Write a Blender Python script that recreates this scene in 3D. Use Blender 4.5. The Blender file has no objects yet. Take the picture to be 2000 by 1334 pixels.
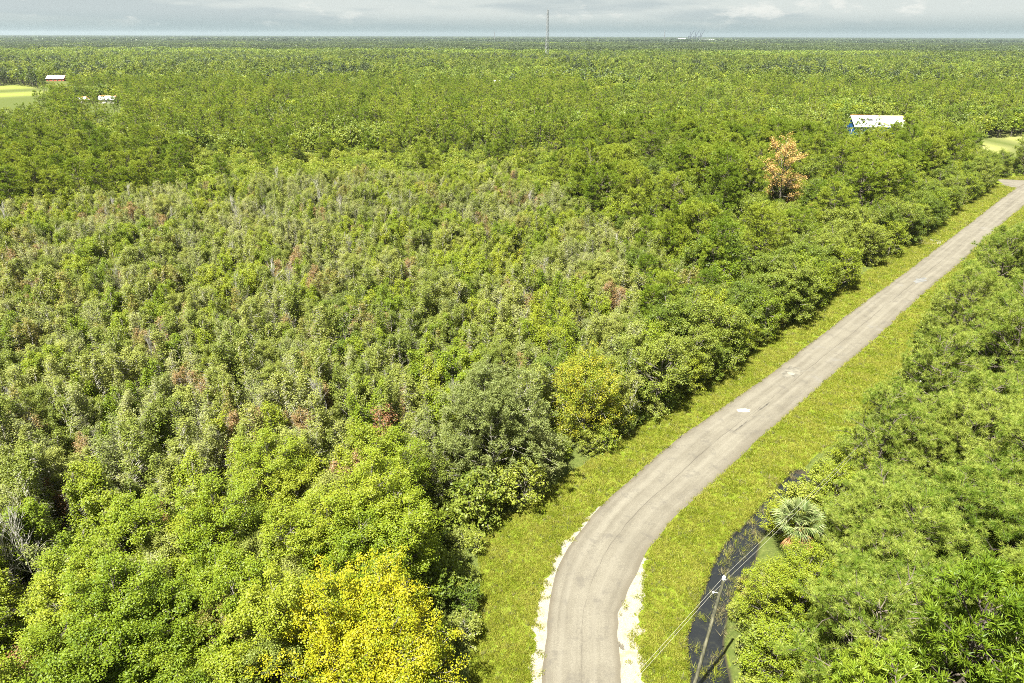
import bpy, math, random
import numpy as np
from mathutils import Vector, Matrix
R_ = math.radians
scene = bpy.context.scene
COL = scene.collection
random.seed(7)
rng = np.random.default_rng(7)

# ------------------------------------------------------------------ camera
CAM_H = 46.0
PITCH = R_(24.15)
ROLL = R_(0.17)
FPX = 1333.0
_f = np.array([0, math.cos(PITCH), -math.sin(PITCH)])
_r0 = np.array([1.0, 0, 0])
_u0 = np.array([0, math.sin(PITCH), math.cos(PITCH)])
_r = _r0 * math.cos(ROLL) + _u0 * math.sin(ROLL)
_u = -_r0 * math.sin(ROLL) + _u0 * math.cos(ROLL)
cam = bpy.data.cameras.new('camera')
camo = bpy.data.objects.new('camera', cam)
COL.objects.link(camo)
cam.sensor_width = 36.0
cam.lens = 36.0 * FPX / 2000.0
cam.clip_start = 0.5
cam.clip_end = 60000
M = Matrix.Identity(4)
for i in range(3):
    M[i][0] = _r[i]; M[i][1] = _u[i]; M[i][2] = -_f[i]
M[2][3] = CAM_H
camo.matrix_world = M
scene.camera = camo

# ------------------------------------------------------------------ light
SUN_EL, SUN_AZ = 63.0, -142.0          # azimuth of the sun measured from +Y towards +X
sd = np.array([math.sin(R_(SUN_AZ)) * math.cos(R_(SUN_EL)), math.cos(R_(SUN_AZ)) * math.cos(R_(SUN_EL)), math.sin(R_(SUN_EL))])
sun = bpy.data.lights.new('sun', 'SUN')
sun.energy = 5.0
sun.angle = R_(0.53)
sun.color = (1.0, 0.965, 0.88)
suno = bpy.data.objects.new('sun', sun)
suno.rotation_euler = Vector(sd).to_track_quat('Z', 'Y').to_euler()
suno.location = (0, 0, 300)
COL.objects.link(suno)

world = bpy.data.worlds.new('World')
scene.world = world
world.use_nodes = True
wn, wl = world.node_tree.nodes, world.node_tree.links
wn.clear()
w_out = wn.new('ShaderNodeOutputWorld')
w_bg = wn.new('ShaderNodeBackground')
w_sky = wn.new('ShaderNodeTexSky')
w_sky.sky_type = 'NISHITA'
w_sky.sun_disc = False
w_sky.sun_elevation = R_(SUN_EL)
w_sky.sun_rotation = R_(SUN_AZ)
w_sky.air_density = 1.0
w_sky.dust_density = 1.6
w_sky.ozone_density = 1.5
w_bg.inputs['Strength'].default_value = 0.05
w_tc = wn.new('ShaderNodeTexCoord')

def w_noise(sx, sy, sz, scale, detail=6, rough=0.55, off=(0, 0, 0)):
    m = wn.new('ShaderNodeMapping')
    m.inputs['Scale'].default_value = (sx, sy, sz)
    m.inputs['Location'].default_value = off
    wl.new(w_tc.outputs['Generated'], m.inputs['Vector'])
    n = wn.new('ShaderNodeTexNoise')
    n.inputs['Scale'].default_value = scale
    n.inputs['Detail'].default_value = detail
    n.inputs['Roughness'].default_value = rough
    wl.new(m.outputs[0], n.inputs['Vector'])
    return n.outputs['Fac']

def w_range(v, a, b, c=0.0, d=1.0):
    n = wn.new('ShaderNodeMapRange')
    n.interpolation_type = 'SMOOTHSTEP'
    for k, x in zip(('From Min', 'From Max', 'To Min', 'To Max'), (a, b, c, d)):
        n.inputs[k].default_value = x
    wl.new(v, n.inputs['Value'])
    return n.outputs['Result']

def w_mix(f, a, b):
    n = wn.new('ShaderNodeMix')
    n.data_type = 'RGBA'
    for s, v in ((n.inputs[0], f), (n.inputs[6], a), (n.inputs[7], b)):
        if isinstance(v, (float, int)):
            s.default_value = v
        elif isinstance(v, tuple):
            s.default_value = (*v, 1)
        else:
            wl.new(v, s)
    return n.outputs[2]
# a thin veil of cloud over the whole sky, with grey sheets and pale puffs in it
veil = w_range(w_noise(1, 1, 5, 2.2, 5, 0.5, (3, 1, 0)), 0.25, 0.7, 0.90, 0.99)
c = w_mix(veil, w_sky.outputs[0], (3.05, 3.28, 3.16))
sheet = w_range(w_noise(1, 1, 9, 3.0, 6, 0.5, (0.35, 0.2, 0.4)), 0.47, 0.58)
c = w_mix(sheet, c, (2.35, 2.66, 2.68))
puff = w_range(w_noise(1.0, 1.0, 3.0, 15.0, 7, 0.6, (2.1, 0.3, 0.15)), 0.53, 0.68, 0.0, 0.9)
c = w_mix(puff, c, (3.9, 3.95, 3.7))
w_sep = wn.new('ShaderNodeSeparateXYZ'); wl.new(w_tc.outputs['Generated'], w_sep.inputs[0])
low = w_range(w_sep.outputs[2], 0.0, 0.030, 1.0, 0.0)
c = w_mix(low, c, (1.45, 1.90, 1.95))
wl.new(c, w_bg.inputs['Color'])
wl.new(w_bg.outputs[0], w_out.inputs['Surface'])

vs = scene.view_settings
vs.view_transform = 'Standard'
vs.look = 'None'
vs.exposure = 2.22
vs.gamma = 1.0
vs.use_curve_mapping = False
cy = scene.cycles
cy.max_bounces = 5
cy.diffuse_bounces = 4
cy.glossy_bounces = 2
cy.transmission_bounces = 3
cy.volume_bounces = 0
cy.transparent_max_bounces = 8
cy.use_denoising = False
cy.use_adaptive_sampling = True
cy.adaptive_threshold = 0.006
cy.sample_clamp_indirect = 6.0
cy.filter_width = 0.95
scene.render.use_persistent_data = False

# ------------------------------------------------------------------ projection helpers
def ray(px, py):
    d = _f * FPX + _r * (px - 1000.0) - _u * (py - 667.0)
    return d

def G(px, py, z=0.0):
    d = ray(px, py)
    s = (z - CAM_H) / d[2]
    return (d[0] * s, d[1] * s)

def P(x, y, z):
    x = np.asarray(x, float); y = np.asarray(y, float); z = np.asarray(z, float) - CAM_H
    dep = x * _f[0] + y * _f[1] + z * _f[2]
    rx = x * _r[0] + y * _r[1] + z * _r[2]
    uy = x * _u[0] + y * _u[1] + z * _u[2]
    dd = np.maximum(dep, 0.1)
    return 1000 + FPX * rx / dd, 667 - FPX * uy / dd, dep

def inpoly(px, py, poly):
    px = np.asarray(px, float); py = np.asarray(py, float)
    res = np.zeros(np.broadcast(px, py).shape, bool)
    n = len(poly)
    for i in range(n):
        x1, y1 = poly[i]; x2, y2 = poly[(i + 1) % n]
        if y1 == y2:
            continue
        c = ((y1 > py) != (y2 > py)) & (px < (x2 - x1) * (py - y1) / (y2 - y1) + x1)
        res ^= c
    return res

def seg_dist(X, Y, line):
    """distance of points to a polyline"""
    best = np.full(np.shape(X), 1e9)
    for (x1, y1), (x2, y2) in zip(line[:-1], line[1:]):
        dx, dy = x2 - x1, y2 - y1
        L2 = dx * dx + dy * dy + 1e-9
        t = np.clip(((X - x1) * dx + (Y - y1) * dy) / L2, 0, 1)
        best = np.minimum(best, np.hypot(X - x1 - t * dx, Y - y1 - t * dy))
    return best

def vnoise(X, Y, s, seed=0):
    """smooth value noise 0..1"""
    X = np.asarray(X, float) / s + seed * 17.3; Y = np.asarray(Y, float) / s + seed * 9.1
    xi = np.floor(X).astype(np.int64); yi = np.floor(Y).astype(np.int64)
    fx = X - xi; fy = Y - yi
    fx = fx * fx * (3 - 2 * fx); fy = fy * fy * (3 - 2 * fy)
    def h(a, b):
        n = (a * 374761393 + b * 668265263 + seed * 1442695) & 0x7fffffff
        n = ((n ^ (n >> 13)) * 1274126177) & 0x7fffffff
        return ((n ^ (n >> 16)) & 0xffff) / 65535.0
    return (h(xi, yi) * (1 - fx) + h(xi + 1, yi) * fx) * (1 - fy) + (h(xi, yi + 1) * (1 - fx) + h(xi + 1, yi + 1) * fx) * fy

# ------------------------------------------------------------------ traced outlines (pixels of the 2000 px photograph)
ROAD_L = [(1040, 1520), (1052, 1420), (1059, 1334), (1064, 1250), (1072, 1175), (1085, 1125), (1099, 1087), (1112, 1063), (1135, 1040), (1163, 1000),
          (1187, 973), (1229, 940), (1268, 904), (1328, 853), (1388, 811), (1460, 763), (1537, 707), (1586, 668), (1647, 621),
          (1691, 587), (1745, 549), (1808, 502), (1839, 478), (1896, 435), (1936, 403), (1974, 374), (2003, 357)]
ROAD_R = [(1262, 1520), (1230, 1420), (1215, 1334), (1208, 1265), (1203, 1238), (1206, 1218), (1204, 1198), (1218, 1178), (1225, 1153), (1240, 1125), (1260, 1085),
          (1288, 1048), (1310, 1018), (1349, 982), (1382, 952), (1415, 922), (1448, 892), (1484, 856), (1520, 826), (1571, 781),
          (1607, 749), (1668, 697), (1723, 650), (1781, 594), (1826, 554), (1880, 511), (1925, 466), (1974, 423), (2040, 372)]
GRAV_L = [(1020, 1520), (1030, 1420), (1039, 1334), (1041, 1250), (1052, 1175), (1069, 1125), (1087, 1087), (1100, 1063), (1121, 1041), (1146, 1016), (1170, 986)]
GRAV_R = [(1310, 1520), (1280, 1420), (1260, 1334), (1250, 1295), (1248, 1263), (1254, 1235), (1249, 1213), (1253, 1175), (1255, 1140), (1260, 1110), (1268, 1092)]
CLEAR_LEFT = [(900, 1900), (915, 1334), (922, 1250), (938, 1130), (935, 1060), (960, 1020), (1030, 985), (1075, 955), (1130, 912), (1165, 890), (1215, 858),
              (1250, 832), (1300, 800), (1345, 770), (1400, 728), (1440, 700), (1480, 676), (1530, 640), (1580, 606), (1620, 580),
              (1680, 542), (1720, 508), (1770, 480), (1830, 436), (1870, 408), (1910, 383), (1936, 360), (1938, 350)]
CLEAR_RIGHT = [(1442, 1900), (1434, 1334), (1412, 1250), (1418, 1200), (1444, 1150), (1460, 1110), (1464, 1070), (1484, 1030), (1530, 965), (1590, 890),
               (1650, 855), (1700, 805), (1745, 755), (1770, 715), (1795, 655), (1825, 600), (1875, 540), (1910, 492), (1955, 450), (2000, 432), (2250, 420)]
CLEAR_PX = CLEAR_LEFT + [(2000, 343), (2250, 348)] + CLEAR_RIGHT[::-1]
LEFT_LINE = [G(*p) for p in CLEAR_LEFT[1:]]
DITCH_PX = [(1390, 1520), (1388, 1334), (1380, 1250), (1392, 1190), (1422, 1120), (1450, 1065), (1485, 1018), (1530, 968), (1568, 930)]
DITCH = [G(px, py, -0.5) for px, py in DITCH_PX]
DITCH_W = 1.35
# things the photo shows through gaps in the trees: crowns stay off these
OPEN_PX = [
    [(-80, 172), (30, 166), (95, 176), (85, 190), (45, 197), (-80, 212)],
    [(87, 141), (129, 141), (127, 158), (91, 159)],
    [(149, 184), (167, 184), (169, 203), (151, 203)],
    [(189, 183), (229, 183), (233, 199), (191, 200)],
    [(963, 154), (979, 154), (979, 162), (963, 162)],
    [(1650, 238), (1668, 224), (1764, 225), (1764, 231), (1735, 239), (1690, 237), (1672, 247), (1654, 249)],
    [(1895, 272), (2080, 266), (2080, 288), (1920, 290)],
    [(1835, 283), (1865, 272), (1870, 288), (1845, 296)],
]
BUILT = [(*G(110, 148, 5.2), 15), (*G(160, 190, 4.0), 6), (*G(210, 188, 4.6), 11), (*G(971, 157, 5.5), 8), (*G(1712, 227, 8.6), 17)]
BUILD_Y = {i + 1: b[1] for i, b in enumerate(BUILT)}
FIELD_WORLD = [[G(*p) for p in OPEN_PX[0]], [G(*p) for p in OPEN_PX[6]], [G(*p) for p in OPEN_PX[7]]]

# ------------------------------------------------------------------ node helpers
class N:
    def __init__(self, name):
        self.m = bpy.data.materials.new(name)
        self.m.use_nodes = True
        self.t = self.m.node_tree
        self.t.nodes.clear()
        self.out = self.new('ShaderNodeOutputMaterial')
    def new(self, k): return self.t.nodes.new(k)
    def link(self, a, b): self.t.links.new(a, b)
    def put(self, sock, v):
        if isinstance(v, (int, float)): sock.default_value = v
        elif isinstance(v, tuple):
            sock.default_value = (*v, 1) if len(v) == 3 and sock.type == 'RGBA' else v
        else: self.link(v, sock)
    def noise(self, scale, detail=4, rough=0.55, vec=None, out='Fac'):
        n = self.new('ShaderNodeTexNoise')
        n.inputs['Scale'].default_value = scale; n.inputs['Detail'].default_value = detail; n.inputs['Roughness'].default_value = rough
        if vec is not None: self.link(vec, n.inputs['Vector'])
        return n.outputs[out]
    def pos(self): return self.new('ShaderNodeNewGeometry').outputs['Position']
    def mapped(self, vec, scale=(1, 1, 1), loc=(0, 0, 0)):
        m = self.new('ShaderNodeMapping')
        m.inputs['Scale'].default_value = scale; m.inputs['Location'].default_value = loc
        self.link(vec, m.inputs['Vector'])
        return m.outputs[0]
    def rng(self, v, a, b, c=0.0, d=1.0, smooth=True):
        n = self.new('ShaderNodeMapRange')
        if smooth: n.interpolation_type = 'SMOOTHSTEP'
        for k, x in zip(('From Min', 'From Max', 'To Min', 'To Max'), (a, b, c, d)): n.inputs[k].default_value = x
        self.put(n.inputs['Value'], v)
        return n.outputs['Result']
    def math(self, op, a, b=0.0):
        n = self.new('ShaderNodeMath'); n.operation = op
        self.put(n.inputs[0], a); self.put(n.inputs[1], b)
        return n.outputs[0]
    def mix(self, f, a, b, mode='MIX'):
        n = self.new('ShaderNodeMix'); n.data_type = 'RGBA'; n.blend_type = mode
        self.put(n.inputs[0], f); self.put(n.inputs[6], a); self.put(n.inputs[7], b)
        return n.outputs[2]
    def ramp(self, v, stops):
        n = self.new('ShaderNodeValToRGB')
        e = n.color_ramp.elements
        while len(e) < len(stops): e.new(0.5)
        for i, (p, c) in enumerate(stops):
            e[i].position = p; e[i].color = (*c, 1)
        self.put(n.inputs[0], v)
        return n.outputs[0]
    def attr(self, name):
        n = self.new('ShaderNodeAttribute'); n.attribute_name = name
        return n.outputs['Fac']
    def bump(self, h, strength=0.3, dist=0.05):
        n = self.new('ShaderNodeBump'); n.inputs['Strength'].default_value = strength; n.inputs['Distance'].default_value = dist
        self.link(h, n.inputs['Height'])
        return n.outputs[0]
    def bsdf(self, color, rough=0.7, spec=0.3, metal=0.0, normal=None):
        b = self.new('ShaderNodeBsdfPrincipled')
        self.put(b.inputs['Base Color'], color); self.put(b.inputs['Roughness'], rough)
        self.put(b.inputs['Specular IOR Level'], spec); self.put(b.inputs['Metallic'], metal)
        if normal is not None: self.link(normal, b.inputs['Normal'])
        return b.outputs[0]
    def done(self, sh):
        self.link(sh, self.out.inputs['Surface']); return self.m

def simple(name, col, rough=0.6, spec=0.3, metal=0.0, var=0.15, scale=3.0):
    n = N(name)
    nz = n.rng(n.noise(scale, 5, vec=n.pos()), 0.3, 0.7, 1 - var, 1 + var)
    cc = n.mix(1.0, tuple(col), n.new('ShaderNodeCombineColor').outputs[0], 'MULTIPLY')
    comb = [x for x in n.t.nodes if x.type == 'COMBINE_COLOR'][0]
    for k in range(3): n.link(nz, comb.inputs[k])
    return n.done(n.bsdf(cc, rough, spec, metal))

def leaf_mat(name, lo, mid, hi, trans=0.32, spread=0.5, patch=None, rough=0.5, big=0.0, nsc=0.05, nw=0.25):
    """leaf colour varies from leaf to leaf, tree to tree and slowly over the land"""
    n = N(name)
    v = n.attr('v')
    r = n.new('ShaderNodeObjectInfo').outputs['Random']
    w = n.noise(nsc, 3, vec=n.pos())
    t = n.math('ADD', n.math('MULTIPLY', v, spread), n.math('MULTIPLY', r, 0.75 - spread * 0.5))
    t = n.math('ADD', t, n.math('MULTIPLY', n.rng(w, 0.3, 0.7), nw))
    colr = n.ramp(t, [(0.1, lo), (0.5, mid), (0.95, hi)])
    if patch:
        pm = n.rng(n.math('FRACT', n.math('MULTIPLY', r, 7.13)), patch[1], patch[1] + 0.05)
        pm = n.math('MULTIPLY', pm, n.rng(v, 0.2, 0.7))
        colr = n.mix(pm, colr, patch[0])
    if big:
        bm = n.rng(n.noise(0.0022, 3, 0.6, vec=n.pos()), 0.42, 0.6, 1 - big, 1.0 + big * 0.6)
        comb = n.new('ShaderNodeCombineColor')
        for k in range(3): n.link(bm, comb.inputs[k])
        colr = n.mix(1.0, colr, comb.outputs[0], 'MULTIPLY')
    b = n.bsdf(colr, rough, 0.25)
    tr = n.new('ShaderNodeBsdfTranslucent')
    n.link(n.mix(1.0, colr, (1.25, 1.15, 0.6), 'MULTIPLY'), tr.inputs['Color'])
    mx = n.new('ShaderNodeMixShader')
    mx.inputs[0].default_value = trans
    n.link(b, mx.inputs[1]); n.link(tr.outputs[0], mx.inputs[2])
    return n.done(mx.outputs[0])

def bark_mat(name, a, b, sc=6.0):
    n = N(name)
    f = n.noise(sc, 6, vec=n.mapped(n.pos(), (1, 1, 0.25)))
    r = n.new('ShaderNodeObjectInfo').outputs['Random']
    colr = n.mix(n.rng(n.math('ADD', f, n.math('MULTIPLY', r, 0.2)), 0.4, 0.8), a, b)
    return n.done(n.bsdf(colr, 0.9, 0.1, normal=n.bump(f, 0.5, 0.03)))

MAT = {}
MAT['maple'] = leaf_mat('fresh_green_leaves', (0.060, 0.108, 0.006), (0.142, 0.196, 0.009), (0.218, 0.248, 0.018), trans=0.38)
MAT['olive'] = leaf_mat('olive_leaves', (0.078, 0.110, 0.014), (0.148, 0.183, 0.026), (0.225, 0.245, 0.052), trans=0.40, patch=((0.21, 0.175, 0.045), 0.88))
MAT['pale'] = leaf_mat('pale_olive_leaves', (0.105, 0.135, 0.030), (0.180, 0.208, 0.054), (0.262, 0.275, 0.095), trans=0.40)
MAT['russet'] = leaf_mat('reddish_brown_leaves', (0.090, 0.110, 0.022), (0.155, 0.145, 0.040), (0.25, 0.155, 0.070), trans=0.38, spread=0.9)
MAT['red'] = leaf_mat('red_leaves', (0.11, 0.10, 0.025), (0.19, 0.095, 0.042), (0.25, 0.12, 0.055))
MAT['yellow'] = leaf_mat('yellow_leaves', (0.090, 0.150, 0.006), (0.220, 0.238, 0.006), (0.350, 0.315, 0.012), trans=0.36, spread=0.7, nsc=0.55, nw=0.5)
MAT['gold'] = leaf_mat('yellow_green_leaves', (0.080, 0.135, 0.010), (0.165, 0.205, 0.014), (0.31, 0.275, 0.02), trans=0.36, spread=0.75, nsc=0.6, nw=0.42)
MAT['orange'] = leaf_mat('orange_brown_leaves', (0.16, 0.16, 0.030), (0.300, 0.215, 0.060), (0.40, 0.26, 0.09))
MAT['oak'] = leaf_mat('dark_green_leaves', (0.046, 0.080, 0.008), (0.105, 0.148, 0.014), (0.180, 0.212, 0.030), trans=0.38)
MAT['willow'] = leaf_mat('grey_green_leaves', (0.075, 0.105, 0.022), (0.140, 0.170, 0.042), (0.210, 0.230, 0.080), trans=0.38)
MAT['bright'] = leaf_mat('bright_shrub_leaves', (0.095, 0.145, 0.010), (0.165, 0.215, 0.016), (0.235, 0.260, 0.040), trans=0.38)
MAT['pine'] = leaf_mat('pine_needles', (0.066, 0.116, 0.008), (0.144, 0.206, 0.013), (0.240, 0.285, 0.030), trans=0.33)
MAT['pine_near'] = leaf_mat('long_pine_needles', (0.046, 0.090, 0.008), (0.108, 0.170, 0.013), (0.240, 0.282, 0.048), trans=0.28, spread=0.95)
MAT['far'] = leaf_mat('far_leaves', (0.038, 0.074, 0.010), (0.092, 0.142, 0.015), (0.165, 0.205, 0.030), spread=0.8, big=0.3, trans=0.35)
MAT['farshade'] = leaf_mat('far_leaves_cloud_shade', (0.020, 0.038, 0.014), (0.040, 0.062, 0.020), (0.070, 0.095, 0.028), spread=0.8, big=0.3, trans=0.25)  # cloud shade over the far forest is put into this leaf colour
MAT['horizon'] = leaf_mat('horizon_leaves_cloud_shade', (0.014, 0.028, 0.014), (0.026, 0.045, 0.020), (0.045, 0.065, 0.026), spread=0.8, big=0.3, trans=0.25)  # cloud shade towards the skyline, painted deeper into the leaf colour
MAT['palm'] = leaf_mat('palm_fronds', (0.050, 0.085, 0.022), (0.098, 0.140, 0.038), (0.185, 0.210, 0.080), trans=0.2, spread=0.9)
MAT['deadfrond'] = leaf_mat('dead_fronds', (0.20, 0.11, 0.05), (0.36, 0.19, 0.08), (0.48, 0.28, 0.14), trans=0.1)
MAT['grass'] = leaf_mat('grass_blades', (0.088, 0.128, 0.008), (0.158, 0.192, 0.012), (0.238, 0.236, 0.040), trans=0.3, spread=0.5, nsc=0.30, nw=0.42)
MAT['weed'] = leaf_mat('water_weeds', (0.05, 0.06, 0.02), (0.10, 0.11, 0.035), (0.18, 0.15, 0.08), trans=0.2)
MAT['bark'] = bark_mat('grey_brown_bark', (0.07, 0.062, 0.05), (0.17, 0.155, 0.13))
MAT['palebark'] = bark_mat('pale_bark', (0.13, 0.12, 0.10), (0.30, 0.285, 0.24))
MAT['deadbark'] = bark_mat('bleached_wood', (0.22, 0.21, 0.18), (0.42, 0.40, 0.35))
MAT['pinebark'] = bark_mat('pine_bark', (0.05, 0.042, 0.034), (0.125, 0.105, 0.085))

# ------------------------------------------------------------------ mesh helpers
class MB:
    """collects vertices and faces with a per-face value 'v'"""
    def __init__(self): self.V = []; self.F = []; self.A = []; self.n = 0
    def add(self, V, F, a):
        V = np.asarray(V, float); F = np.asarray(F)
        self.V.append(V); self.F.extend((F + self.n).tolist()); self.n += len(V)
        self.A.append(np.broadcast_to(np.asarray(a, float), (len(F),)))
    def tube(self, pts, rad, n=5, a=0.5):
        pts = np.asarray(pts, float); rad = np.asarray(rad, float); k = len(pts)
        d = np.gradient(pts, axis=0); d /= np.linalg.norm(d, axis=1)[:, None] + 1e-9
        ref = np.array([0.0, 0, 1]) if abs(d[0][2]) < 0.9 else np.array([1.0, 0, 0])
        s = np.cross(d, ref); s /= np.linalg.norm(s, axis=1)[:, None] + 1e-9
        t = np.cross(d, s)
        an = np.arange(n) * 2 * math.pi / n
        V = pts[:, None, :] + rad[:, None, None] * (np.cos(an)[None, :, None] * s[:, None, :] + np.sin(an)[None, :, None] * t[:, None, :])
        i = np.arange(k - 1)[:, None] * n; j = np.arange(n)[None, :]; j2 = (j + 1) % n
        F = np.stack([i + j, i + j2, i + n + j2, i + n + j], -1).reshape(-1, 4)
        self.add(V.reshape(-1, 3), F, a)
        self.add(V[-1], [list(range(n))][0:1], a)
        self.add(V[0][::-1], [list(range(n))][0:1], a)
    def box(self, c, s, a=0.5, rz=0.0):
        c = np.array(c, float); h = np.array(s, float) / 2
        V = np.array([[x, y, z] for x in (-1, 1) for y in (-1, 1) for z in (-1, 1)], float) * h
        if rz:
            V = V @ np.array([[math.cos(rz), math.sin(rz), 0], [-math.sin(rz), math.cos(rz), 0], [0, 0, 1]])
        self.add(V + c, [[0, 1, 3, 2], [4, 6, 7, 5], [0, 4, 5, 1], [2, 3, 7, 6], [0, 2, 6, 4], [1, 5, 7, 3]], a)
    def bar(self, p, q, w, a=0.5): self.tube([p, q], [w, w], 4, a)
    def mesh(self, name, mat, smooth=False):
        me = bpy.data.meshes.new(name)
        V = np.concatenate(self.V) if self.V else np.zeros((0, 3))
        me.from_pydata(V.tolist(), [], self.F)
        at = me.attributes.new('v', 'FLOAT', 'FACE')
        
        if self.A: at.data.foreach_set('value', np.concatenate(self.A).astype(np.float32))
        for m in (mat if isinstance(mat, (list, tuple)) else [mat]): me.materials.append(m)
        if smooth: me.polygons.foreach_set('use_smooth', [True] * len(me.polygons))
        return me
    def merge(self, o):
        for V in o.V: self.V.append(V)
        self.F.extend([[i + self.n for i in f] for f in o.F]); self.A.extend(o.A); self.n += o.n

def unit(n, g):
    v = g.normal(size=(n, 3)); return v / (np.linalg.norm(v, axis=1)[:, None] + 1e-9)

def leaves(mb, C, per, spread, L, W, g, up=0.8, squash=0.75, centre=None, tri=False):
    C = np.repeat(np.asarray(C, float), per, 0); n = len(C)
    cr = np.repeat(g.random(n // per), per)
    off = unit(n, g) * (g.random((n, 1)) ** 0.45) * spread
    off[:, 2] *= squash
    Pn = C + off
    nr = unit(n, g) * 0.75; nr[:, 2] += up
    nr += off / (spread + 1e-6) * 0.6
    nr /= np.linalg.norm(nr, axis=1)[:, None] + 1e-9
    t = np.cross(nr, unit(n, g)); t /= np.linalg.norm(t, axis=1)[:, None] + 1e-9
    b = np.cross(nr, t)
    s = (0.65 + 0.7 * g.random((n, 1)))
    if tri:
        V = np.stack([Pn - t * L * s * .5 - b * W * s * .5, Pn - t * L * s * .3 + b * W * s * .6, Pn + t * L * s * .55], 1)
        F = np.arange(n * 3).reshape(-1, 3)
    else:
        V = np.stack([Pn - t * L * s / 2, Pn + b * W * s / 2 - t * L * s * .08, Pn + t * L * s / 2, Pn - b * W * s / 2 - t * L * s * .08], 1)
        F = np.arange(n * 4).reshape(-1, 4)
    mb.add(V.reshape(-1, 3), F, np.clip(cr * 0.45 + g.random(n) * 0.55, 0, 1))

def tufts(mb, C, D, per, L, w, g, open_=0.9, keep=0.75):
    """pine tufts: thin needles fanning out of each shoot end"""
    m = len(C); C = np.repeat(np.asarray(C, float), per, 0); D = np.repeat(np.asarray(D, float), per, 0); n = m * per
    cr = np.repeat(g.random(m), per)
    d = D * keep + unit(n, g) * open_
    d /= np.linalg.norm(d, axis=1)[:, None] + 1e-9
    s = np.cross(d, unit(n, g)); s /= np.linalg.norm(s, axis=1)[:, None] + 1e-9
    ln = L * (0.7 + 0.5 * g.random((n, 1)))
    V = np.stack([C - s * w / 2 + d * .02, C + s * w / 2 + d * .02, C + d * ln + s * w * .15, C + d * ln - s * w * .15], 1)
    mb.add(V.reshape(-1, 3), np.arange(n * 4).reshape(-1, 4), np.clip(cr * .6 + g.random(n) * .4, 0, 1))

def limb(g, p0, d0, L, bend_up=0.3, wob=0.25, k=4):
    pts = [np.array(p0, float)]; d = np.array(d0, float)
    for i in range(k):
        d = d + g.normal(size=3) * wob * 0.5 + np.array([0, 0, bend_up / k])
        d /= np.linalg.norm(d)
        pts.append(pts[-1] + d * L / k)
    return np.array(pts), d

def hv(az, el): return np.array([math.cos(az) * math.cos(el), math.sin(az) * math.cos(el), math.sin(el)])

def skeleton(g, H, R, z0, limbs, subs, el=0.5, top=0.9, r0=0.16, twig=0.02, prof=None, wob=0.25, lean=0.06):
    """trunk, limbs, side shoots -> (wood MB, shoot ends, shoot directions)"""
    wood = MB(); tips = []; dirs = []
    tp = [np.array([0, 0, -0.3])]
    k = 7
    dx = g.normal(size=2) * lean
    for i in range(1, k + 1):
        z = H * top * i / k
        tp.append(np.array([dx[0] * z + g.normal() * .012 * H, dx[1] * z + g.normal() * .012 * H, z]))
    tp = np.array(tp); rr = np.linspace(r0, r0 * .22, k + 1)
    wood.tube(tp, rr, 7)
    zs = tp[:, 2]
    for i in range(limbs):
        t = (i + g.random()) / limbs
        z = z0 + (H * top - z0) * t
        p = np.array([np.interp(z, zs, tp[:, 0]), np.interp(z, zs, tp[:, 1]), z])
        pr = prof(t) if prof else (0.45 + 0.55 * math.sin(math.pi * (0.15 + 0.75 * t)))
        L = R * pr * (0.75 + 0.4 * g.random())
        az = i * 2.39996 + g.normal() * 0.35
        e = el * (0.5 + t) + g.normal() * 0.15
        pts, d = limb(g, p, hv(az, min(e, 1.4)), L, 0.35, wob)
        rl = r0 * 0.42 * (0.5 + pr * .5) * (1 - 0.4 * t)
        wood.tube(pts, np.linspace(rl, twig, len(pts)), 5)
        tips.append(pts[-1]); dirs.append(d)
        for s in range(subs):
            u = 0.25 + 0.75 * (s + g.random()) / subs
            q = pts[0] + (pts[-1] - pts[0]) * 0
            f = u * (len(pts) - 1); a_ = int(min(f, len(pts) - 2)); q = pts[a_] * (1 - (f - a_)) + pts[a_ + 1] * (f - a_)
            sd_ = hv(az + (1 if s % 2 else -1) * (0.5 + 0.6 * g.random()), e + g.normal() * 0.45)
            sp, d2 = limb(g, q, sd_, L * (0.62 - 0.35 * u) + 0.35, 0.25, wob, 3)
            wood.tube(sp, np.linspace(twig * 1.6, twig * .5, len(sp)), 3)
            tips += [sp[-1], sp[-2]]; dirs += [d2, d2]
    tips.append(tp[-1]); dirs.append(np.array([0, 0, 1.0]))
    return wood, np.array(tips), np.array(dirs)

def T_maple(seed, H=10, R=3.0, per=74, L=0.135, W=0.11):
    g = np.random.default_rng(seed)
    wood, tips, d = skeleton(g, H, R, H * .2, 24, 5, 0.55, 0.92, 0.15, 0.022)
    tips = tips + d * g.random((len(tips), 1)) * 0.3
    cr = MB(); leaves(cr, tips * np.array([1, 1, 1]) + unit(len(tips), g) * .25, per, 0.58, L, W, g, up=1.0)
    return wood, cr
def T_sapling(seed, H=8, R=1.8, per=16, bare=0.12):
    g = np.random.default_rng(seed)
    wood = MB(); T = []; D = []
    for s in range(int(g.integers(2, 5))):
        a = g.random() * 6.28; b = np.array([math.cos(a), math.sin(a), 0]) * R * .30
        w, t, d = skeleton(g, H * (.62 + .43 * g.random()), R * .60, H * .12, 14, 3, 0.92, 0.98, 0.045, 0.012, lean=0.11)
        for V in w.V: V += b
        wood.merge(w); T.append(t + b); D.append(d)
    T = np.concatenate(T); D = np.concatenate(D)
    keep = g.random(len(T)) > bare
    cr = MB(); leaves(cr, T[keep], per, 0.44, 0.145, 0.11, g, up=1.0, squash=1.1)
    return wood, cr
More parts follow.
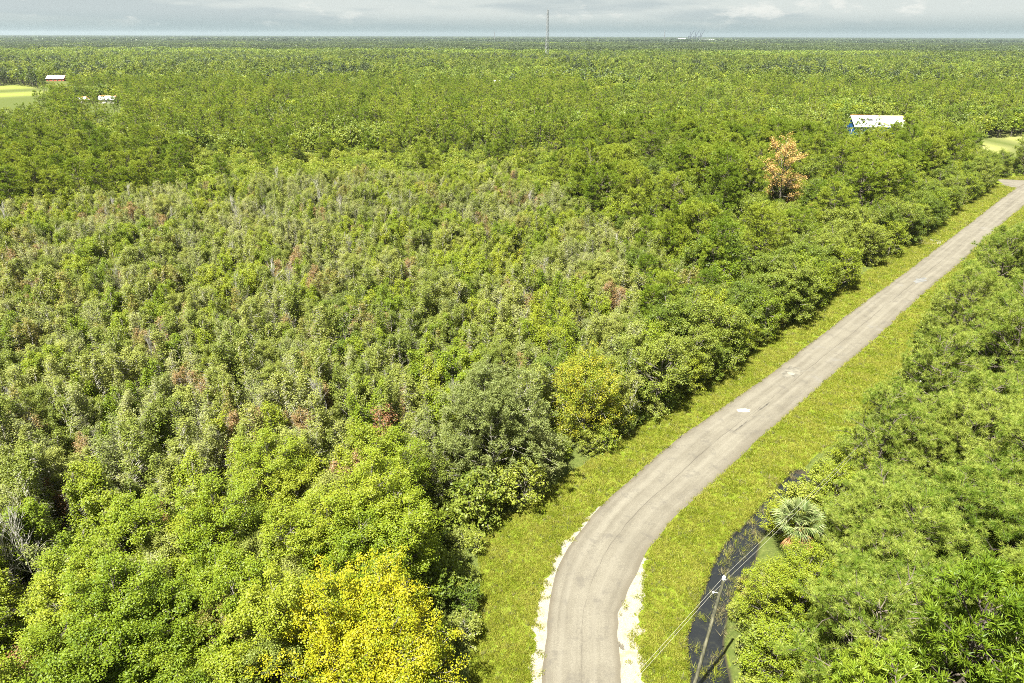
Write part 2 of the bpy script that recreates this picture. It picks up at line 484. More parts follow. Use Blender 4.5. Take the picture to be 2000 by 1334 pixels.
def T_dead(seed, H=8, R=2.0):
    g = np.random.default_rng(seed)
    wood, t, d = skeleton(g, H, R, H * .25, 15, 4, 1.2, 0.95, 0.06, 0.016, wob=0.2, lean=0.07)
    for p, q in zip(t, d):
        pts, _ = limb(g, p, q, .7, 0.2, .4, 2); wood.tube(pts, [0.010, .008, .005], 3)
    return wood, MB()
def T_oak(seed, H=9, R=3.4, per=44, L=0.19):
    g = np.random.default_rng(seed)
    wood, tips, d = skeleton(g, H, R, H * .12, 26, 5, 0.42, 0.9, 0.2, 0.024, prof=lambda t: 0.62 + 0.5 * math.sin(math.pi * min(1, .25 + .72 * t)))
    cr = MB(); leaves(cr, tips, per, 0.62, L, 0.14, g, up=1.1)
    return wood, cr
def T_shrub(seed, H=2.6, R=1.7, per=15):
    g = np.random.default_rng(seed)
    wood, tips, d = skeleton(g, H, R, H * .1, 16, 4, 0.5, 0.85, 0.05, 0.014)
    cr = MB(); leaves(cr, tips, per, 0.36, 0.20, 0.13, g, up=0.8)
    return wood, cr
def T_willow(seed, H=11, R=5.6):
    g = np.random.default_rng(seed)
    wood, tips, d = skeleton(g, H, R, H * .12, 34, 8, 0.55, 0.9, 0.14, 0.014, prof=lambda t: 0.7 + 0.42 * math.sin(math.pi * min(1, .3 + .65 * t)))
    C = []
    for p, q in zip(tips, d):
        e = hv(g.random() * 6.28, g.normal() * .4)
        for k in range(4): C.append(p + (q * .4 + e) * k * .28 + np.array([0, 0, -.04 * k * k]))
    C = np.array(C); C = np.concatenate([C, C[::3] * np.array([.6, .6, 1.04])])
    cr = MB(); leaves(cr, C, 30, 0.34, 0.17, 0.08, g, up=0.8, squash=.8)
    return wood, cr
def T_big(seed, H=10, R=6.6, per=44, L=0.19, W=0.15, limbs=46, subs=9):
    g = np.random.default_rng(seed)
    wood, tips, d = skeleton(g, H, R, H * .15, limbs, subs, 0.5, 0.78, 0.16, 0.014, prof=lambda t: 0.55 + 0.5 * math.sin(math.pi * min(1, .25 + .62 * t)))
    cr = MB(); inn = tips * np.c_[.35 + .55 * g.random((len(tips), 2)), .92 + .1 * g.random(len(tips))]
    leaves(cr, np.concatenate([tips + d * g.random((len(tips), 1)) * .4, inn[::2]]), per, 0.6, L, W, g, up=0.9)
    return wood, cr
def T_pine(seed, H=17, R=3.3, z0=0.45, per=14, L=0.40, w=0.07, limbs=26, subs=5, multi=2, keep=0.75):
    g = np.random.default_rng(seed)
    wood, tips, d = skeleton(g, H, R, H * z0, limbs, subs, 0.32, 0.97, 0.17, 0.025, prof=lambda t: (0.55 + 0.6 * math.sin(math.pi * min(1.0, .25 + .62 * t))) * (1 - .25 * t), wob=.35, lean=.02)
    C = [tips]; D = [d]
    for k in range(multi):
        o = unit(len(tips), g) * 0.42; o[:, 2] = np.abs(o[:, 2]) * .6
        C.append(tips + o); D.append(d * .5 + o * 1.2 + np.array([0, 0, .8]))
    cr = MB(); tufts(cr, np.concatenate(C), np.concatenate(D), per, L, w, g, 0.95, keep)
    return wood, cr
def T_lod(seed, H, R, z0, clumps, per, L, W, cone=0.0, spread=1.0):
    """crown seen from far: leaf sprays spread over a lumpy dome"""
    g = np.random.default_rng(seed)
    wood = MB(); wood.tube([[0, 0, 0], [g.normal() * .3, g.normal() * .3, H * .85]], [0.25, 0.08], 5)
    u = unit(clumps, g); u[:, 2] = np.abs(u[:, 2]) * 1.0 - 0.25
    rr = (0.45 + 0.55 * g.random((clumps, 1)) ** .5)
    C = u * rr * np.array([R, R, (H * (1 - z0)) * .62]) * (1 + .18 * np.sin(u[:, :1] * 5 + seed))
    C[:, 2] += H * z0 + (H * (1 - z0)) * .36
    cr = MB(); leaves(cr, C, per, spread, L, W, g, up=0.8)
    return wood, cr

# ------------------------------------------------------------------ object helpers
def tag(o, label=None, cat=None, group=None, kind=None):
    if label: o['label'] = label
    if cat: o['category'] = cat
    if group: o['group'] = group
    if kind: o['kind'] = kind
    return o
def link(name, me, parent=None, loc=(0, 0, 0)):
    o = bpy.data.objects.new(name, me); COL.objects.link(o)
    if parent: o.parent = parent
    o.location = loc
    return o
def empty(name, loc, rz=0.0, sc=1.0):
    o = bpy.data.objects.new(name, None); COL.objects.link(o)
    o.empty_display_size = 0.5
    o.location = loc; o.rotation_euler = (0, 0, rz); o.scale = (sc, sc, sc) if isinstance(sc, (int, float)) else sc
    return o

# ------------------------------------------------------------------ ground
def axis(lo, hi, step, far_lo, far_hi, grow=1.16):
    a = list(np.arange(lo, hi + 1e-6, step))
    s = step
    while a[-1] < far_hi: s *= grow; a.append(a[-1] + s)
    s = step
    while a[0] > far_lo: s *= grow; a.insert(0, a[0] - s)
    return np.array(a)
ditchA = [np.array(p) for p in DITCH]
def ground_z(X, Y):
    d = seg_dist(X, Y, DITCH)
    z = -1.05 * np.exp(-(d / (DITCH_W * (.72 + .55 * vnoise(X, Y, 4.5, 77)) * np.where(Y > 56, .8, 1.0))) ** 4 * 0.8)
    rd = seg_dist(X, Y, ROADMID)
    far = np.clip((rd - 9) / 10, 0, 1)
    z = z + far * (vnoise(X, Y, 9, 3) - .5) * .35
    return z
_wl = [G(*p) for p in ROAD_L]; _wr = [G(*p) for p in ROAD_R]
def resample(line, n):
    line = np.array(line, float)
    for _ in range(2):           # corner cutting for smooth bends
        q = line[:-1] * .75 + line[1:] * .25; r = line[:-1] * .25 + line[1:] * .75
        line = np.concatenate([line[:1], np.stack([q, r], 1).reshape(-1, 2)[1:-1], line[-1:]])
    s = np.concatenate([[0], np.cumsum(np.hypot(*np.diff(line, axis=0).T))])
    t = np.linspace(0, s[-1], n)
    return np.stack([np.interp(t, s, line[:, 0]), np.interp(t, s, line[:, 1])], 1), s[-1]
RL, _ = resample(_wl, 520); RR, RLEN = resample(_wr, 520)
ROADMID = [tuple(p) for p in ((RL + RR) / 2)[::12]]
CLEAR_W = [G(*p) for p in CLEAR_PX]

def build_ground():
    xs = axis(-14, 92, 0.42, -21000, 21000); ys = axis(24, 128, 0.42, -400, 20500)
    X, Y = np.meshgrid(xs, ys)
    Z = ground_z(X, Y)
    nx, ny = len(xs), len(ys)
    V = np.stack([X, Y, Z], -1).reshape(-1, 3)
    i = np.arange(ny - 1)[:, None] * nx; j = np.arange(nx - 1)[None, :]
    F = np.stack([i + j, i + j + 1, i + nx + j + 1, i + nx + j], -1).reshape(-1, 4)
    me = bpy.data.meshes.new('ground')
    me.from_pydata(V.tolist(), [], F.tolist())
    me.polygons.foreach_set('use_smooth', [True] * len(me.polygons))
    x, y = V[:, 0], V[:, 1]
    v = inpoly(x, y, CLEAR_W).astype(float)
    v = np.maximum(v, 0.0)
    for pg in FIELD_WORLD: v = np.maximum(v, inpoly(x, y, pg).astype(float))
    tan = np.maximum(inpoly(x, y, FIELD_WORLD[1]).astype(float), inpoly(x, y, FIELD_WORLD[0]) * .45)
    for nm, arr in (('verge', v), ('tan', tan), ('deep', np.clip(-V[:, 2] / .8, 0, 1))):
        at = me.attributes.new(nm, 'FLOAT', 'POINT'); at.data.foreach_set('value', arr.astype(np.float32))
    n = N('ground_cover')
    p = n.pos()
    big = n.noise(0.35, 5, 0.6, p); fine = n.noise(4.5, 6, 0.7, p); mid = n.noise(1.3, 4, .6, p)
    gr = n.ramp(n.math('ADD', n.math('MULTIPLY', fine, .6), n.math('MULTIPLY', mid, .4)), [(0.36, (0.064, 0.094, 0.007)), (0.5, (0.096, 0.128, 0.009)), (0.64, (0.130, 0.154, 0.018))])
    gr = n.mix(n.rng(big, .5, .68, 0, .30), gr, (0.115, 0.120, 0.024))
    gr = n.mix(n.rng(n.noise(0.8, 3, .6, n.mapped(p, loc=(9, 3, 0))), .6, .7, 0, .45), gr, (0.165, 0.155, 0.060))
    fl = n.ramp(fine, [(0.3, (0.034, 0.044, 0.012)), (0.55, (0.068, 0.084, 0.018)), (0.75, (0.115, 0.120, 0.040))])
    fl = n.mix(n.rng(mid, .5, .62, 0, .7), fl, (0.045, 0.062, 0.012))
    ve = n.rng(n.math('ADD', n.attr('verge'), n.math('MULTIPLY', n.math('SUBTRACT', mid, .5), .8)), .35, .6)
    cc = n.mix(ve, fl, gr)
    cc = n.mix(n.attr('tan'), cc, n.mix(n.noise(0.05, 4, .6, p), (0.14, 0.16, 0.045), (0.24, 0.21, 0.10)))
    cc = n.mix(n.rng(n.attr('deep'), .25, .6), cc, (0.030, 0.026, 0.018))
    me.materials.append(n.done(n.bsdf(cc, .95, .1, normal=n.bump(fine, .7, .12))))
    tag(link('ground', me), kind='structure')
build_ground()

def ribbon(name, A, B, z, cols, mat, rag=0.0, seed=1, ragA=True, ragB=True):
    """sheet between two edge lines; UV = (across 0..1, metres along)"""
    g = np.random.default_rng(seed); n = len(A); A = A.copy(); B = B.copy()
    w = (B - A); wd = np.hypot(w[:, 0], w[:, 1])[:, None] + 1e-6; w = w / wd
    t = np.arange(n)
    def nz(s):
        return ((vnoise(t, t * 0, 2.2, s) - .5) + (vnoise(t, t * 0, 6.5, s + 3) - .5) * 1.6)[:, None]
    if rag and ragA: A -= w * nz(seed) * rag
    if rag and ragB: B += w * nz(seed + 1) * rag
    u = np.linspace(0, 1, cols)
    V = A[:, None, :] * (1 - u)[None, :, None] + B[:, None, :] * u[None, :, None]
    V = np.concatenate([V, np.full((n, cols, 1), z)], -1)
    F = []
    for i in range(n - 1):
        for j in range(cols - 1):
            F.append((i * cols + j, i * cols + j + 1, (i + 1) * cols + j + 1, (i + 1) * cols + j))
    me = bpy.data.meshes.new(name); me.from_pydata(V.reshape(-1, 3).tolist(), [], F)
    mid = (A + B) / 2; s = np.concatenate([[0], np.cumsum(np.hypot(*np.diff(mid, axis=0).T))])
    uv = me.uv_layers.new(name='UVMap')
    idx = np.array(F).reshape(-1)
    U = np.stack([np.tile(u, n), np.repeat(s, cols)], -1)[idx]
    uv.data.foreach_set('uv', U.astype(np.float32).ravel())
    if Vector((0, 0, 1)).dot(me.polygons[0].normal) < 0: me.flip_normals()
    me.materials.append(mat)
    return link(name, me)

def road_material():
    n = N('worn_asphalt')
    uv = n.new('ShaderNodeUVMap').outputs[0]; sep = n.new('ShaderNodeSeparateXYZ'); n.link(uv, sep.inputs[0])
    u, v = sep.outputs[0], sep.outputs[1]; p = n.pos()
    st = n.noise(1.0, 5, .6, n.mapped(uv, (9, .05, 1)))
    fine = n.noise(11, 6, .85, p); big = n.noise(.28, 5, .6, p)
    base = n.ramp(n.math('ADD', n.math('MULTIPLY', st, .55), n.math('MULTIPLY', big, .45)), [(.32, (.084, .075, .056)), (.5, (.122, .111, .085)), (.70, (.158, .146, .114))])
    base = n.mix(n.rng(fine, .38, .62, .0, .5), base, (.052, .046, .036))
    base = n.mix(n.rng(n.noise(9, 4, .8, p), .55, .72, .0, .35), base, (.21, .195, .15))
    # wheel tracks polished pale
    def band(c, w, s):
        d = n.math('ABSOLUTE', n.math('SUBTRACT', u, c)); return n.rng(d, 0, w, s, 0)
    for c_, s_ in ((.22, .24), (.42, .10), (.66, .24)):
        base = n.mix(band(c_, .07, s_), base, (.165, .153, .122))
    # brown crumbled borders
    ed = n.math('ADD', u, n.math('MULTIPLY', n.math('SUBTRACT', n.noise(1.2, 4, .6, p), .5), .05))
    base = n.mix(n.rng(ed, .09, .01, 0, .6), base, (.062, .051, .035))
    base = n.mix(n.rng(ed, .85, 1.0, 0, .62), base, (.068, .058, .040))
    base = n.mix(n.rng(n.noise(.55, 6, .75, n.mapped(p, loc=(13, 41, 0))), .52, .66, 0, .5), base, (.066, .060, .050))
    # meandering seam near the crown, transverse cracks
    wig = n.math('MULTIPLY', n.math('SUBTRACT', n.noise(.14, 3, .5, n.mapped(uv, (0, 1, 1))), .5), .06)
    sd_ = n.math('ABSOLUTE', n.math('SUBTRACT', n.math('ADD', u, wig), .50))
    br = n.rng(n.noise(.16, 3, .6, n.mapped(uv, (0, 1, 1), (3, 7, 0))), .36, .58, .12, .85)
    base = n.mix(n.math('MULTIPLY', n.rng(sd_, .0005, .008, .8, 0), br), base, (.035, .030, .025))
    vv = n.math('ADD', n.math('MULTIPLY', v, .145), n.math('MULTIPLY', n.noise(.5, 4, .7, p), .25))
    fr = n.math('ABSOLUTE', n.math('SUBTRACT', n.math('FRACT', vv), .5))
    tc = n.math('MULTIPLY', n.rng(fr, .001, .010, .8, 0), n.rng(n.noise(.35, 2, .5, n.mapped(p, loc=(5, 5, 0))), .48, .6))
    tc = n.math('MULTIPLY', tc, n.rng(v, 62, 90))
    base = n.mix(tc, base, (.07, .062, .05))
    base = n.mix(n.math('MULTIPLY', n.rng(n.noise(.12, 4, .7, n.mapped(p, loc=(31, 5, 0))), .60, .70, 0, .5), n.rng(v, 50, 80)), base, (.12, .115, .105))
    return n.done(n.bsdf(base, .88, .2, normal=n.bump(fine, .5, .02)))
ROADM = road_material()
tag(ribbon('road', RL, RR, .030, 13, ROADM, .16, 5), kind='structure')
# side road beyond the bend
sl = np.array([G(1925, 349), G(2000, 352), G(2150, 358)]); sr = np.array([G(1942, 356), G(1972, 367), G(2150, 392)])
SL, _ = resample(sl, 60); SR, _ = resample(sr, 60)
tag(ribbon('side_road', SL, SR, .022, 7, ROADM, .2, 9), kind='structure')
def gravel_material():
    n = N('pale_gravel'); p = n.pos()
    f = n.noise(16, 6, .8, p); b = n.noise(1.3, 4, .6, p)
    c_ = n.ramp(f, [(.3, (.10, .086, .058)), (.5, (.20, .185, .14)), (.68, (.31, .29, .235))])
    c_ = n.mix(n.rng(b, .52, .66, 0, .8), c_, (.16, .135, .08))
    return n.done(n.bsdf(c_, .95, .1, normal=n.bump(f, .8, .03)))
GRM = gravel_material()
GL, _ = resample([G(*p) for p in GRAV_L], 170); kL = int(520 * .30)
def nearest_inner(Ao, edge, inset):
    out = []
    mid = (RL + RR) / 2
    for p in Ao:
        k = np.argmin(np.hypot(*(edge - p).T)); d = mid[k] - edge[k]; out.append(edge[k] + d / np.linalg.norm(d) * inset)
    return np.array(out)
tag(ribbon('gravel_shoulder', GL, nearest_inner(GL, RL, .5), .014, 5, GRM, .55, 21, True, False), kind='structure')
GR_, _ = resample([G(*p) for p in GRAV_R], 170)
tag(ribbon('gravel_shoulder', nearest_inner(GR_, RR, .5), GR_, .014, 5, GRM, .7, 25, False, True), kind='structure')
AP1, _ = resample([G(1779, 462), G(1800, 466), G(1842, 470)], 30); AP2, _ = resample([G(1776, 470), G(1800, 475), G(1836, 478)], 30)
tag(ribbon('gravel_path', AP1, AP2, .012, 4, simple('grey_rubble', (.17, .16, .14), .95, .1, 0, .35, 3.0), .35, 31), kind='structure')

def blob_sheet(name, px, py, rx, ry, rot, z, mat, seed, k=26, jag=.12):
    g = np.random.default_rng(seed); x, y = G(px, py)
    a = np.linspace(0, 2 * math.pi, k, endpoint=False); rr = 1 + g.normal(size=k) * jag
    X = np.cos(a) * rx * rr; Y = np.sin(a) * ry * rr
    V = [(x + X[i] * math.cos(rot) - Y[i] * math.sin(rot), y + X[i] * math.sin(rot) + Y[i] * math.cos(rot), z) for i in range(k)]
    me = bpy.data.meshes.new(name); me.from_pydata(V + [(x, y, z)], [], [(i, (i + 1) % k, k) for i in range(k)])
    me.materials.append(mat)
    tag(link(name, me), kind='structure')
PALE = simple('pale_patching', (.27, .25, .20), .9, .2, 0, .15, 2.0); DARKP = simple('dark_patching', (.06, .055, .045), .9, .2, 0, .4, 1.5)
blob_sheet('road_patch', 1452, 802, .95, .5, .1, .036, PALE, 1)
blob_sheet('road_patch', 1547, 727, 2.4, 1.15, .75, .036, simple('stained_asphalt', (.105, .097, .077), .9, .2, 0, .3, 1.2), 2, 30, .2)
blob_sheet('road_patch', 1545, 730, .55, .45, .1, .042, simple('dusty_patch', (.17, .16, .125), .9, .2, 0, .15, 2.0), 3)
blob_sheet('road_patch', 1447, 833, 1.6, .12, .80, .037, DARKP, 4, 26, .35)
blob_sheet('road_patch', 1492, 795, 1.9, .10, .80, .037, DARKP, 5, 26, .35)
blob_sheet('pothole', 1212, 1262, .20, .36, .3, .034, simple('wet_hole', (.07, .062, .045), .7, .3, 0, .4, 6), 6, 20, .25)
blob_sheet('road_patch', 1798, 548, 2.6, .9, .75, .036, simple('grey_stain', (.105, .105, .10), .9, .2, 0, .2, .8), 7, 30, .25)

# ditch water
def water():
    L = np.array(DITCH); mid, _ = resample(L, 120)
    t = np.gradient(mid, axis=0); t /= np.linalg.norm(t, axis=1)[:, None]; nn = np.stack([-t[:, 1], t[:, 0]], 1)
    n = N('dark_ditch_water'); p = n.pos()
    c_ = n.mix(n.rng(n.noise(1.1, 5, .7, p), .5, .7), (.008, .009, .010), (.018, .019, .014))
    m = n.done(n.bsdf(c_, .07, .5, normal=n.bump(n.noise(3, 3, .5, p), .06, .02)))
    o = ribbon('ditch_water', mid + nn * 2.6, mid - nn * 2.6, -.50, 5, m)
    tag(o, kind='structure')
water()

# ------------------------------------------------------------------ tree library
LIB = {}
def lib(kind, var, pair, leafm, barkm):
    w, c_ = pair
    LIB.setdefault((kind, var), []).append((w.mesh(kind + '_trunk', MAT[barkm]), c_.mesh(kind + '_crown', MAT[leafm])))
def both(pair, leafm, barkm, name):
    """one mesh with wood and leaves, for what is past counting"""
    w, c_ = pair; nw = len(w.F)
    mb = MB(); mb.merge(w); mb.merge(c_)
    me = mb.mesh(name, [MAT[barkm], MAT[leafm]])
    mi = np.zeros(len(me.polygons), np.int32); mi[nw:] = 1
    me.polygons.foreach_set('material_index', mi)
    return me
GNLIB = {}
def gn(kind, var, pair, leafm, barkm): GNLIB.setdefault((kind, var), []).append(both(pair, leafm, barkm, kind + '_growth'))

for k in range(4):
    pr = T_maple(100 + k, 9.5 + k % 2, 2.9 + .25 * k); lib('maple', 'green', pr, 'maple', 'bark'); 
    if k < 2: gn('maple', 'green', pr, 'maple', 'bark')
for k in range(2):
    lib('maple', 'olive', T_maple(120 + k, 9, 2.8), 'olive', 'palebark')
for k in range(5):
    pr = T_sapling(200 + k, 7 + .4 * k, 1.9 + .1 * k, 27)
    lib('sapling', 'olive', pr, 'olive', 'palebark'); gn('sapling', 'olive', pr, 'olive', 'palebark')
for k in range(3):
    pr = T_sapling(220 + k, 7.8, 1.9, 17, .22); lib('sapling', 'pale', pr, 'pale', 'palebark'); gn('sapling', 'pale', pr, 'pale', 'palebark')
for k in range(2):
    pr = T_sapling(240 + k, 7.2, 1.8, 15, .15); lib('sapling', 'russet', pr, 'russet', 'palebark'); gn('sapling', 'russet', pr, 'russet', 'palebark')
lib('sapling', 'red', T_sapling(250, 6.5, 1.3, 16, .2), 'red', 'palebark')
for k in range(2):
    pr = T_sapling(245 + k, 7.6, 2.0, 24, .1); lib('sapling', 'green', pr, 'maple', 'bark'); gn('sapling', 'green', pr, 'maple', 'bark')
lib('sapling', 'gold', T_sapling(255, 7.0, 1.8, 18, .1), 'gold', 'palebark')
for k in range(3):
    pr = T_dead(300 + k, 7.5 + k * .7, 1.9); lib('dead', 'dead', pr, 'deadbark', 'deadbark'); gn('dead', 'dead', pr, 'deadbark', 'deadbark')
for k in range(4):
    pr = T_oak(400 + k, 8.5 + .6 * (k % 3), 3.2 + .25 * k); lib('broadleaf', 'dark', pr, 'oak', 'bark')
    if k < 3: gn('broadleaf', 'dark', pr, 'oak', 'bark')
for k in range(3):
    pr = T_oak(420 + k, 8.0, 3.1, 28); lib('broadleaf', 'green', pr, 'maple', 'bark'); gn('broadleaf', 'green', pr, 'maple', 'bark')
for k in range(2):
    pr = T_oak(430 + k, 8.5, 3.0, 24, .2); lib('broadleaf', 'grey', pr, 'willow', 'bark')
lib('broadleaf', 'orange', T_oak(440, 13, 4.2, 30), 'orange', 'bark')
for k in range(3):
    pr = T_shrub(500 + k, 2.8 + .3 * k, 1.8); lib('shrub', 'bright', pr, 'bright', 'bark'); gn('shrub', 'bright', pr, 'bright', 'bark')
for k in range(2):
    pr = T_shrub(520 + k, 2.6, 1.7); lib('shrub', 'dark', pr, 'oak', 'bark'); gn('shrub', 'dark', pr, 'oak', 'bark')
    gn('shrub', 'olive', T_shrub(530 + k, 2.6, 1.7), 'olive', 'palebark')
for k in range(4):
    pr = T_pine(600 + k, 14 + k, 2.5 + .2 * k, .48); lib('pine', 'tall', pr, 'pine', 'pinebark')
    if k < 3: gn('pine', 'tall', pr, 'pine', 'pinebark')
for k in range(4):
    pr = T_pine(620 + k, 11 + .7 * k, 3.5 + .25 * k, .15, 46, .36, .022, 32, 6, 2, .45); lib('pine', 'near', pr, 'pine_near', 'pinebark')
for k in range(3):
    lib('pine', 'broad', T_pine(640 + k, 16.5 + k * .8, 4.6 + .3 * k, .42, 15, .42, .065, 30, 7, 3), 'pine', 'pinebark')
lib('willow', 'grey', T_willow(700), 'willow', 'palebark')
lib('maple', 'yellow', T_big(710, 8.6, 6.9, 66, .135, .11), 'yellow', 'palebark')
lib('maple', 'gold', T_big(711, 8.5, 5.0, 44, .14, .11, 36, 8), 'gold', 'palebark')

# ------------------------------------------------------------------ which plant grows where
def mk(kind, var, g):
    L = LIB[(kind, var)]; return L[int(g.integers(len(L)))]
NAMES = {'maple': ('maple_tree', 'tree'), 'sapling': ('sapling', 'sapling'), 'dead': ('dead_tree', 'dead tree'), 'broadleaf': ('broadleaf_tree', 'tree'),
         'shrub': ('shrub', 'shrub'), 'pine': ('pine_tree', 'pine tree'), 'willow': ('willow_tree', 'tree')}
LOOK = {('maple', 'green'): 'fresh green leafy maple', ('maple', 'olive'): 'dull olive green maple',
        ('sapling', 'olive'): 'olive green pale stemmed sapling', ('sapling', 'pale'): 'thinly leaved whitish sapling',
        ('sapling', 'russet'): 'reddish brown sapling', ('sapling', 'red'): 'small sapling turned bright red', ('sapling', 'green'): 'slender bright green leafy sapling',
        ('sapling', 'gold'): 'sapling turning yellow', ('dead', 'dead'): 'bare bleached dead tree', ('broadleaf', 'dark'): 'dark green bushy broadleaf tree',
        ('broadleaf', 'green'): 'bright green bushy broadleaf tree', ('broadleaf', 'grey'): 'grey green bushy broadleaf tree', ('broadleaf', 'orange'): 'orange brown broadleaf tree',
        ('shrub', 'bright'): 'low bright green shrub', ('shrub', 'dark'): 'low dark green shrub', ('pine', 'tall'): 'tall bare trunked pine', ('pine', 'near'): 'bushy long needled pine', ('pine', 'broad'): 'broad crowned pine'}
# extents: height, radius
EXT = {('maple', 'green'): (10, 3.1), ('maple', 'olive'): (9, 2.9), 'sapling': (8, 1.9), 'dead': (8.5, 1.6), 'broadleaf': (9, 3.6), 'shrub': (3, 1.9), ('pine', 'tall'): (15.5, 2.7), ('pine', 'near'): (12, 3.9), ('pine', 'broad'): (17, 4.9), ('broadleaf', 'orange'): (13, 4.5)}
def ext(k, v): return EXT.get((k, v), EXT.get(k, (9, 3)))

THK = [(-200, 405), (0, 400), (250, 385), (500, 352), (800, 345), (1000, 338), (1150, 400), (1250, 470), (1400, 560), (1500, 640), (1560, 660)]
def thk_y(px): return np.interp(px, [p[0] for p in THK], [p[1] for p in THK])

def zone(x, y, g):
    """(kind, variant, size factor) for a spot at x, y; None = leave bare"""
    px, py, dep = P(x, y, 6.0); px = float(px); py = float(py)
    gx, gy, _ = P(x, y, 0.0); gx = float(gx); gy = float(gy)
    dl = float(seg_dist(np.array([x]), np.array([y]), LEFT_LINE)[0])
    n1 = float(vnoise(x, y, 14, 5)); n2 = float(vnoise(x, y, 9, 6)); n3 = float(vnoise(x, y, 30, 8)); r = g.random()
    # is it right of the road?
    side = 1 if x > np.interp(y, RM_Y, RM_X) else -1
    if y > 262: side = -1
    if side > 0:
        dd = float(seg_dist(np.array([x]), np.array([y]), DITCH)[0])
        if dd < 7.5 and gy > 850:
            if r < .45: return 'shrub', 'dark' if n1 > .5 else 'bright', .9 + .5 * r
            if r < .72: return 'broadleaf', 'green' if n2 > .45 else 'dark', .45 + .25 * g.random()
            if r < .8: return 'pine', 'near', .65
            return None
        if r < .80: return 'pine', 'near', .72 + .42 * g.random()
        if r < .90: return 'broadleaf', 'dark', .6 + .3 * g.random()
        return 'shrub', 'dark', 1.2
    ty = float(thk_y(px))
    if py < ty:                                   # beyond the thicket
        scrub = 380 < px < 1130 and py > 268 + 25 * n2
        if scrub:
            if r < .60: return 'shrub', 'bright', 1.0 + .8 * g.random()
            if r < .70: return 'broadleaf', 'green', .5 + .3 * g.random()
            if r < .80: return 'broadleaf', 'dark', .5 + .25 * g.random()
            if r < .84: return 'pine', 'tall', .6 + .3 * g.random()
            return None
        if px <= 380 and py > 255:
            if r < .24: return 'pine', 'tall', .6 + .4 * g.random()
            if r < .76: return 'shrub', 'bright', 1.1 + .8 * g.random()
            if r < .84: return 'broadleaf', 'green', .6 + .2 * g.random()
            return None
        if px >= 1130:
            if dl < 9 and r < .8: return 'broadleaf', 'dark' if r < .55 else 'green', .7 + .35 * g.random()
            if g.random() < .22: return None
            r = min(.99, max(0.0, r + (n1 - .5) * .45))
            if r < .14: return 'pine', 'tall', .85 + .4 * g.random()
            if r < .24: return 'pine', 'broad', .7 + .4 * g.random()
            if r < .48: return 'broadleaf', 'dark', .6 + .75 * g.random()
            if r < .80: return 'broadleaf', 'green', .6 + .65 * g.random()
            if r < .86: return 'broadleaf', 'grey', .8
            return None
        if r < .32: return 'pine', 'tall', .72 + .50 * g.random()
        if r < .60: return 'shrub', 'bright', 1.2 + .9 * g.random()
        if r < .74: return 'broadleaf', 'green', .5 + .45 * g.random()
        if r < .82: return 'broadleaf', 'dark', .7 + .3 * g.random()
        return None
    if dl < 7 and px > 1230:                      # hedge of trees along the verge
        if r < .34: return 'broadleaf', 'dark', .55 + .5 * g.random()
        if r < .68: return 'broadleaf', 'green', .55 + .5 * g.random()
        if r < .76: return 'broadleaf', 'grey', .6
        if r < .92: return 'shrub', 'dark', 1.1 + .5 * r
        return None
    if px > 1230 and py < 620:
        if r < .3: return 'broadleaf', 'green', .6 + .3 * g.random()
        if r < .4: return 'broadleaf', 'dark', .6 + .3 * g.random()
        if r < .46: return 'pine', 'tall', .65 + .2 * g.random()
    # maples fill the lower left
    lower = 1010 - 90 * max(0, min(1, (px - 350) / 500)) + 70 * (n1 - .5) + (60 if px < 200 else 0)
    if py > lower:
        if px < 420 and py < 1180 and g.random() < .55: return 'sapling', ('olive', 'pale', 'green')[int(g.integers(3))], 1.05
        if r < .60: return 'maple', 'green', .78 + .3 * g.random()
        if r < .70: return 'maple', 'olive', .8
        if r < .80: return 'sapling', 'green', 1.0
        if r < .84: return 'sapling', 'russet', .9
        if r < .86: return 'dead', 'dead', .9
        return None
    # thicket
    q = py < ty + 130
    if n2 > .82 and r < .35: return 'sapling', 'russet', .9 + .3 * g.random()
    if n1 > .66 and r < .55: return 'sapling', 'green', .95 + .3 * g.random()
    if n3 > .55 and r < .12 and py > 480: return 'broadleaf', 'dark' if r < .06 else 'grey', .55 + .25 * g.random()
    if r < (.055 if q else .028): return 'dead', 'dead', .8 + .3 * g.random()
    if r < (.52 if q else .22): return 'sapling', 'pale', .8 + .35 * g.random()
    if r < .80: return 'sapling', 'olive', .72 + .55 * g.random()
    if r < .90: return 'sapling', 'green', .9 + .3 * g.random()
    if r < .92: return 'sapling', 'russet', .9
    if r < .94: return 'sapling', 'gold', .8
    return 'maple', 'olive', .7 + .2 * g.random()
_rm = (RL + RR) / 2
_o = np.argsort(_rm[:, 1]); RM_Y = _rm[_o, 1]; RM_X = _rm[_o, 0]

def crown_clear(x, y, H, R, z0=0.25, slack=0.72):
    """crown silhouette stays off the ground and buildings that the photo shows"""
    ok = np.ones(np.shape(x), bool)
    polys = [(CLEAR_PX, 1e9), (OPEN_PX[0], 1e9), (OPEN_PX[6], 1e9), (OPEN_PX[7], 1e9)] + [(OPEN_PX[i], BUILD_Y[i]) for i in BUILD_Y]
    for bx0, by0, br in BUILT: ok &= np.hypot(x - bx0, y - by0) > br
    for zf in (0.0, z0 + .1, .6, 1.03):
        for ax, ay in ((0, 0), (1, 0), (-1, 0), (0, -1), (0, 1)):
            rk = 0.0 if zf == 0 else 0.6 if zf > .9 else 1.0
            if zf == 0 and (ax or ay): continue
            for big_, pl_ in ((slack, polys[:4]), (1.15, polys[4:])):
                px, py, _ = P(x + ax * R * rk * big_, y + ay * R * rk * big_, H * zf)
                for pg, yl in pl_: ok &= ~(inpoly(px, py, pg) & (y < yl))
    return ok

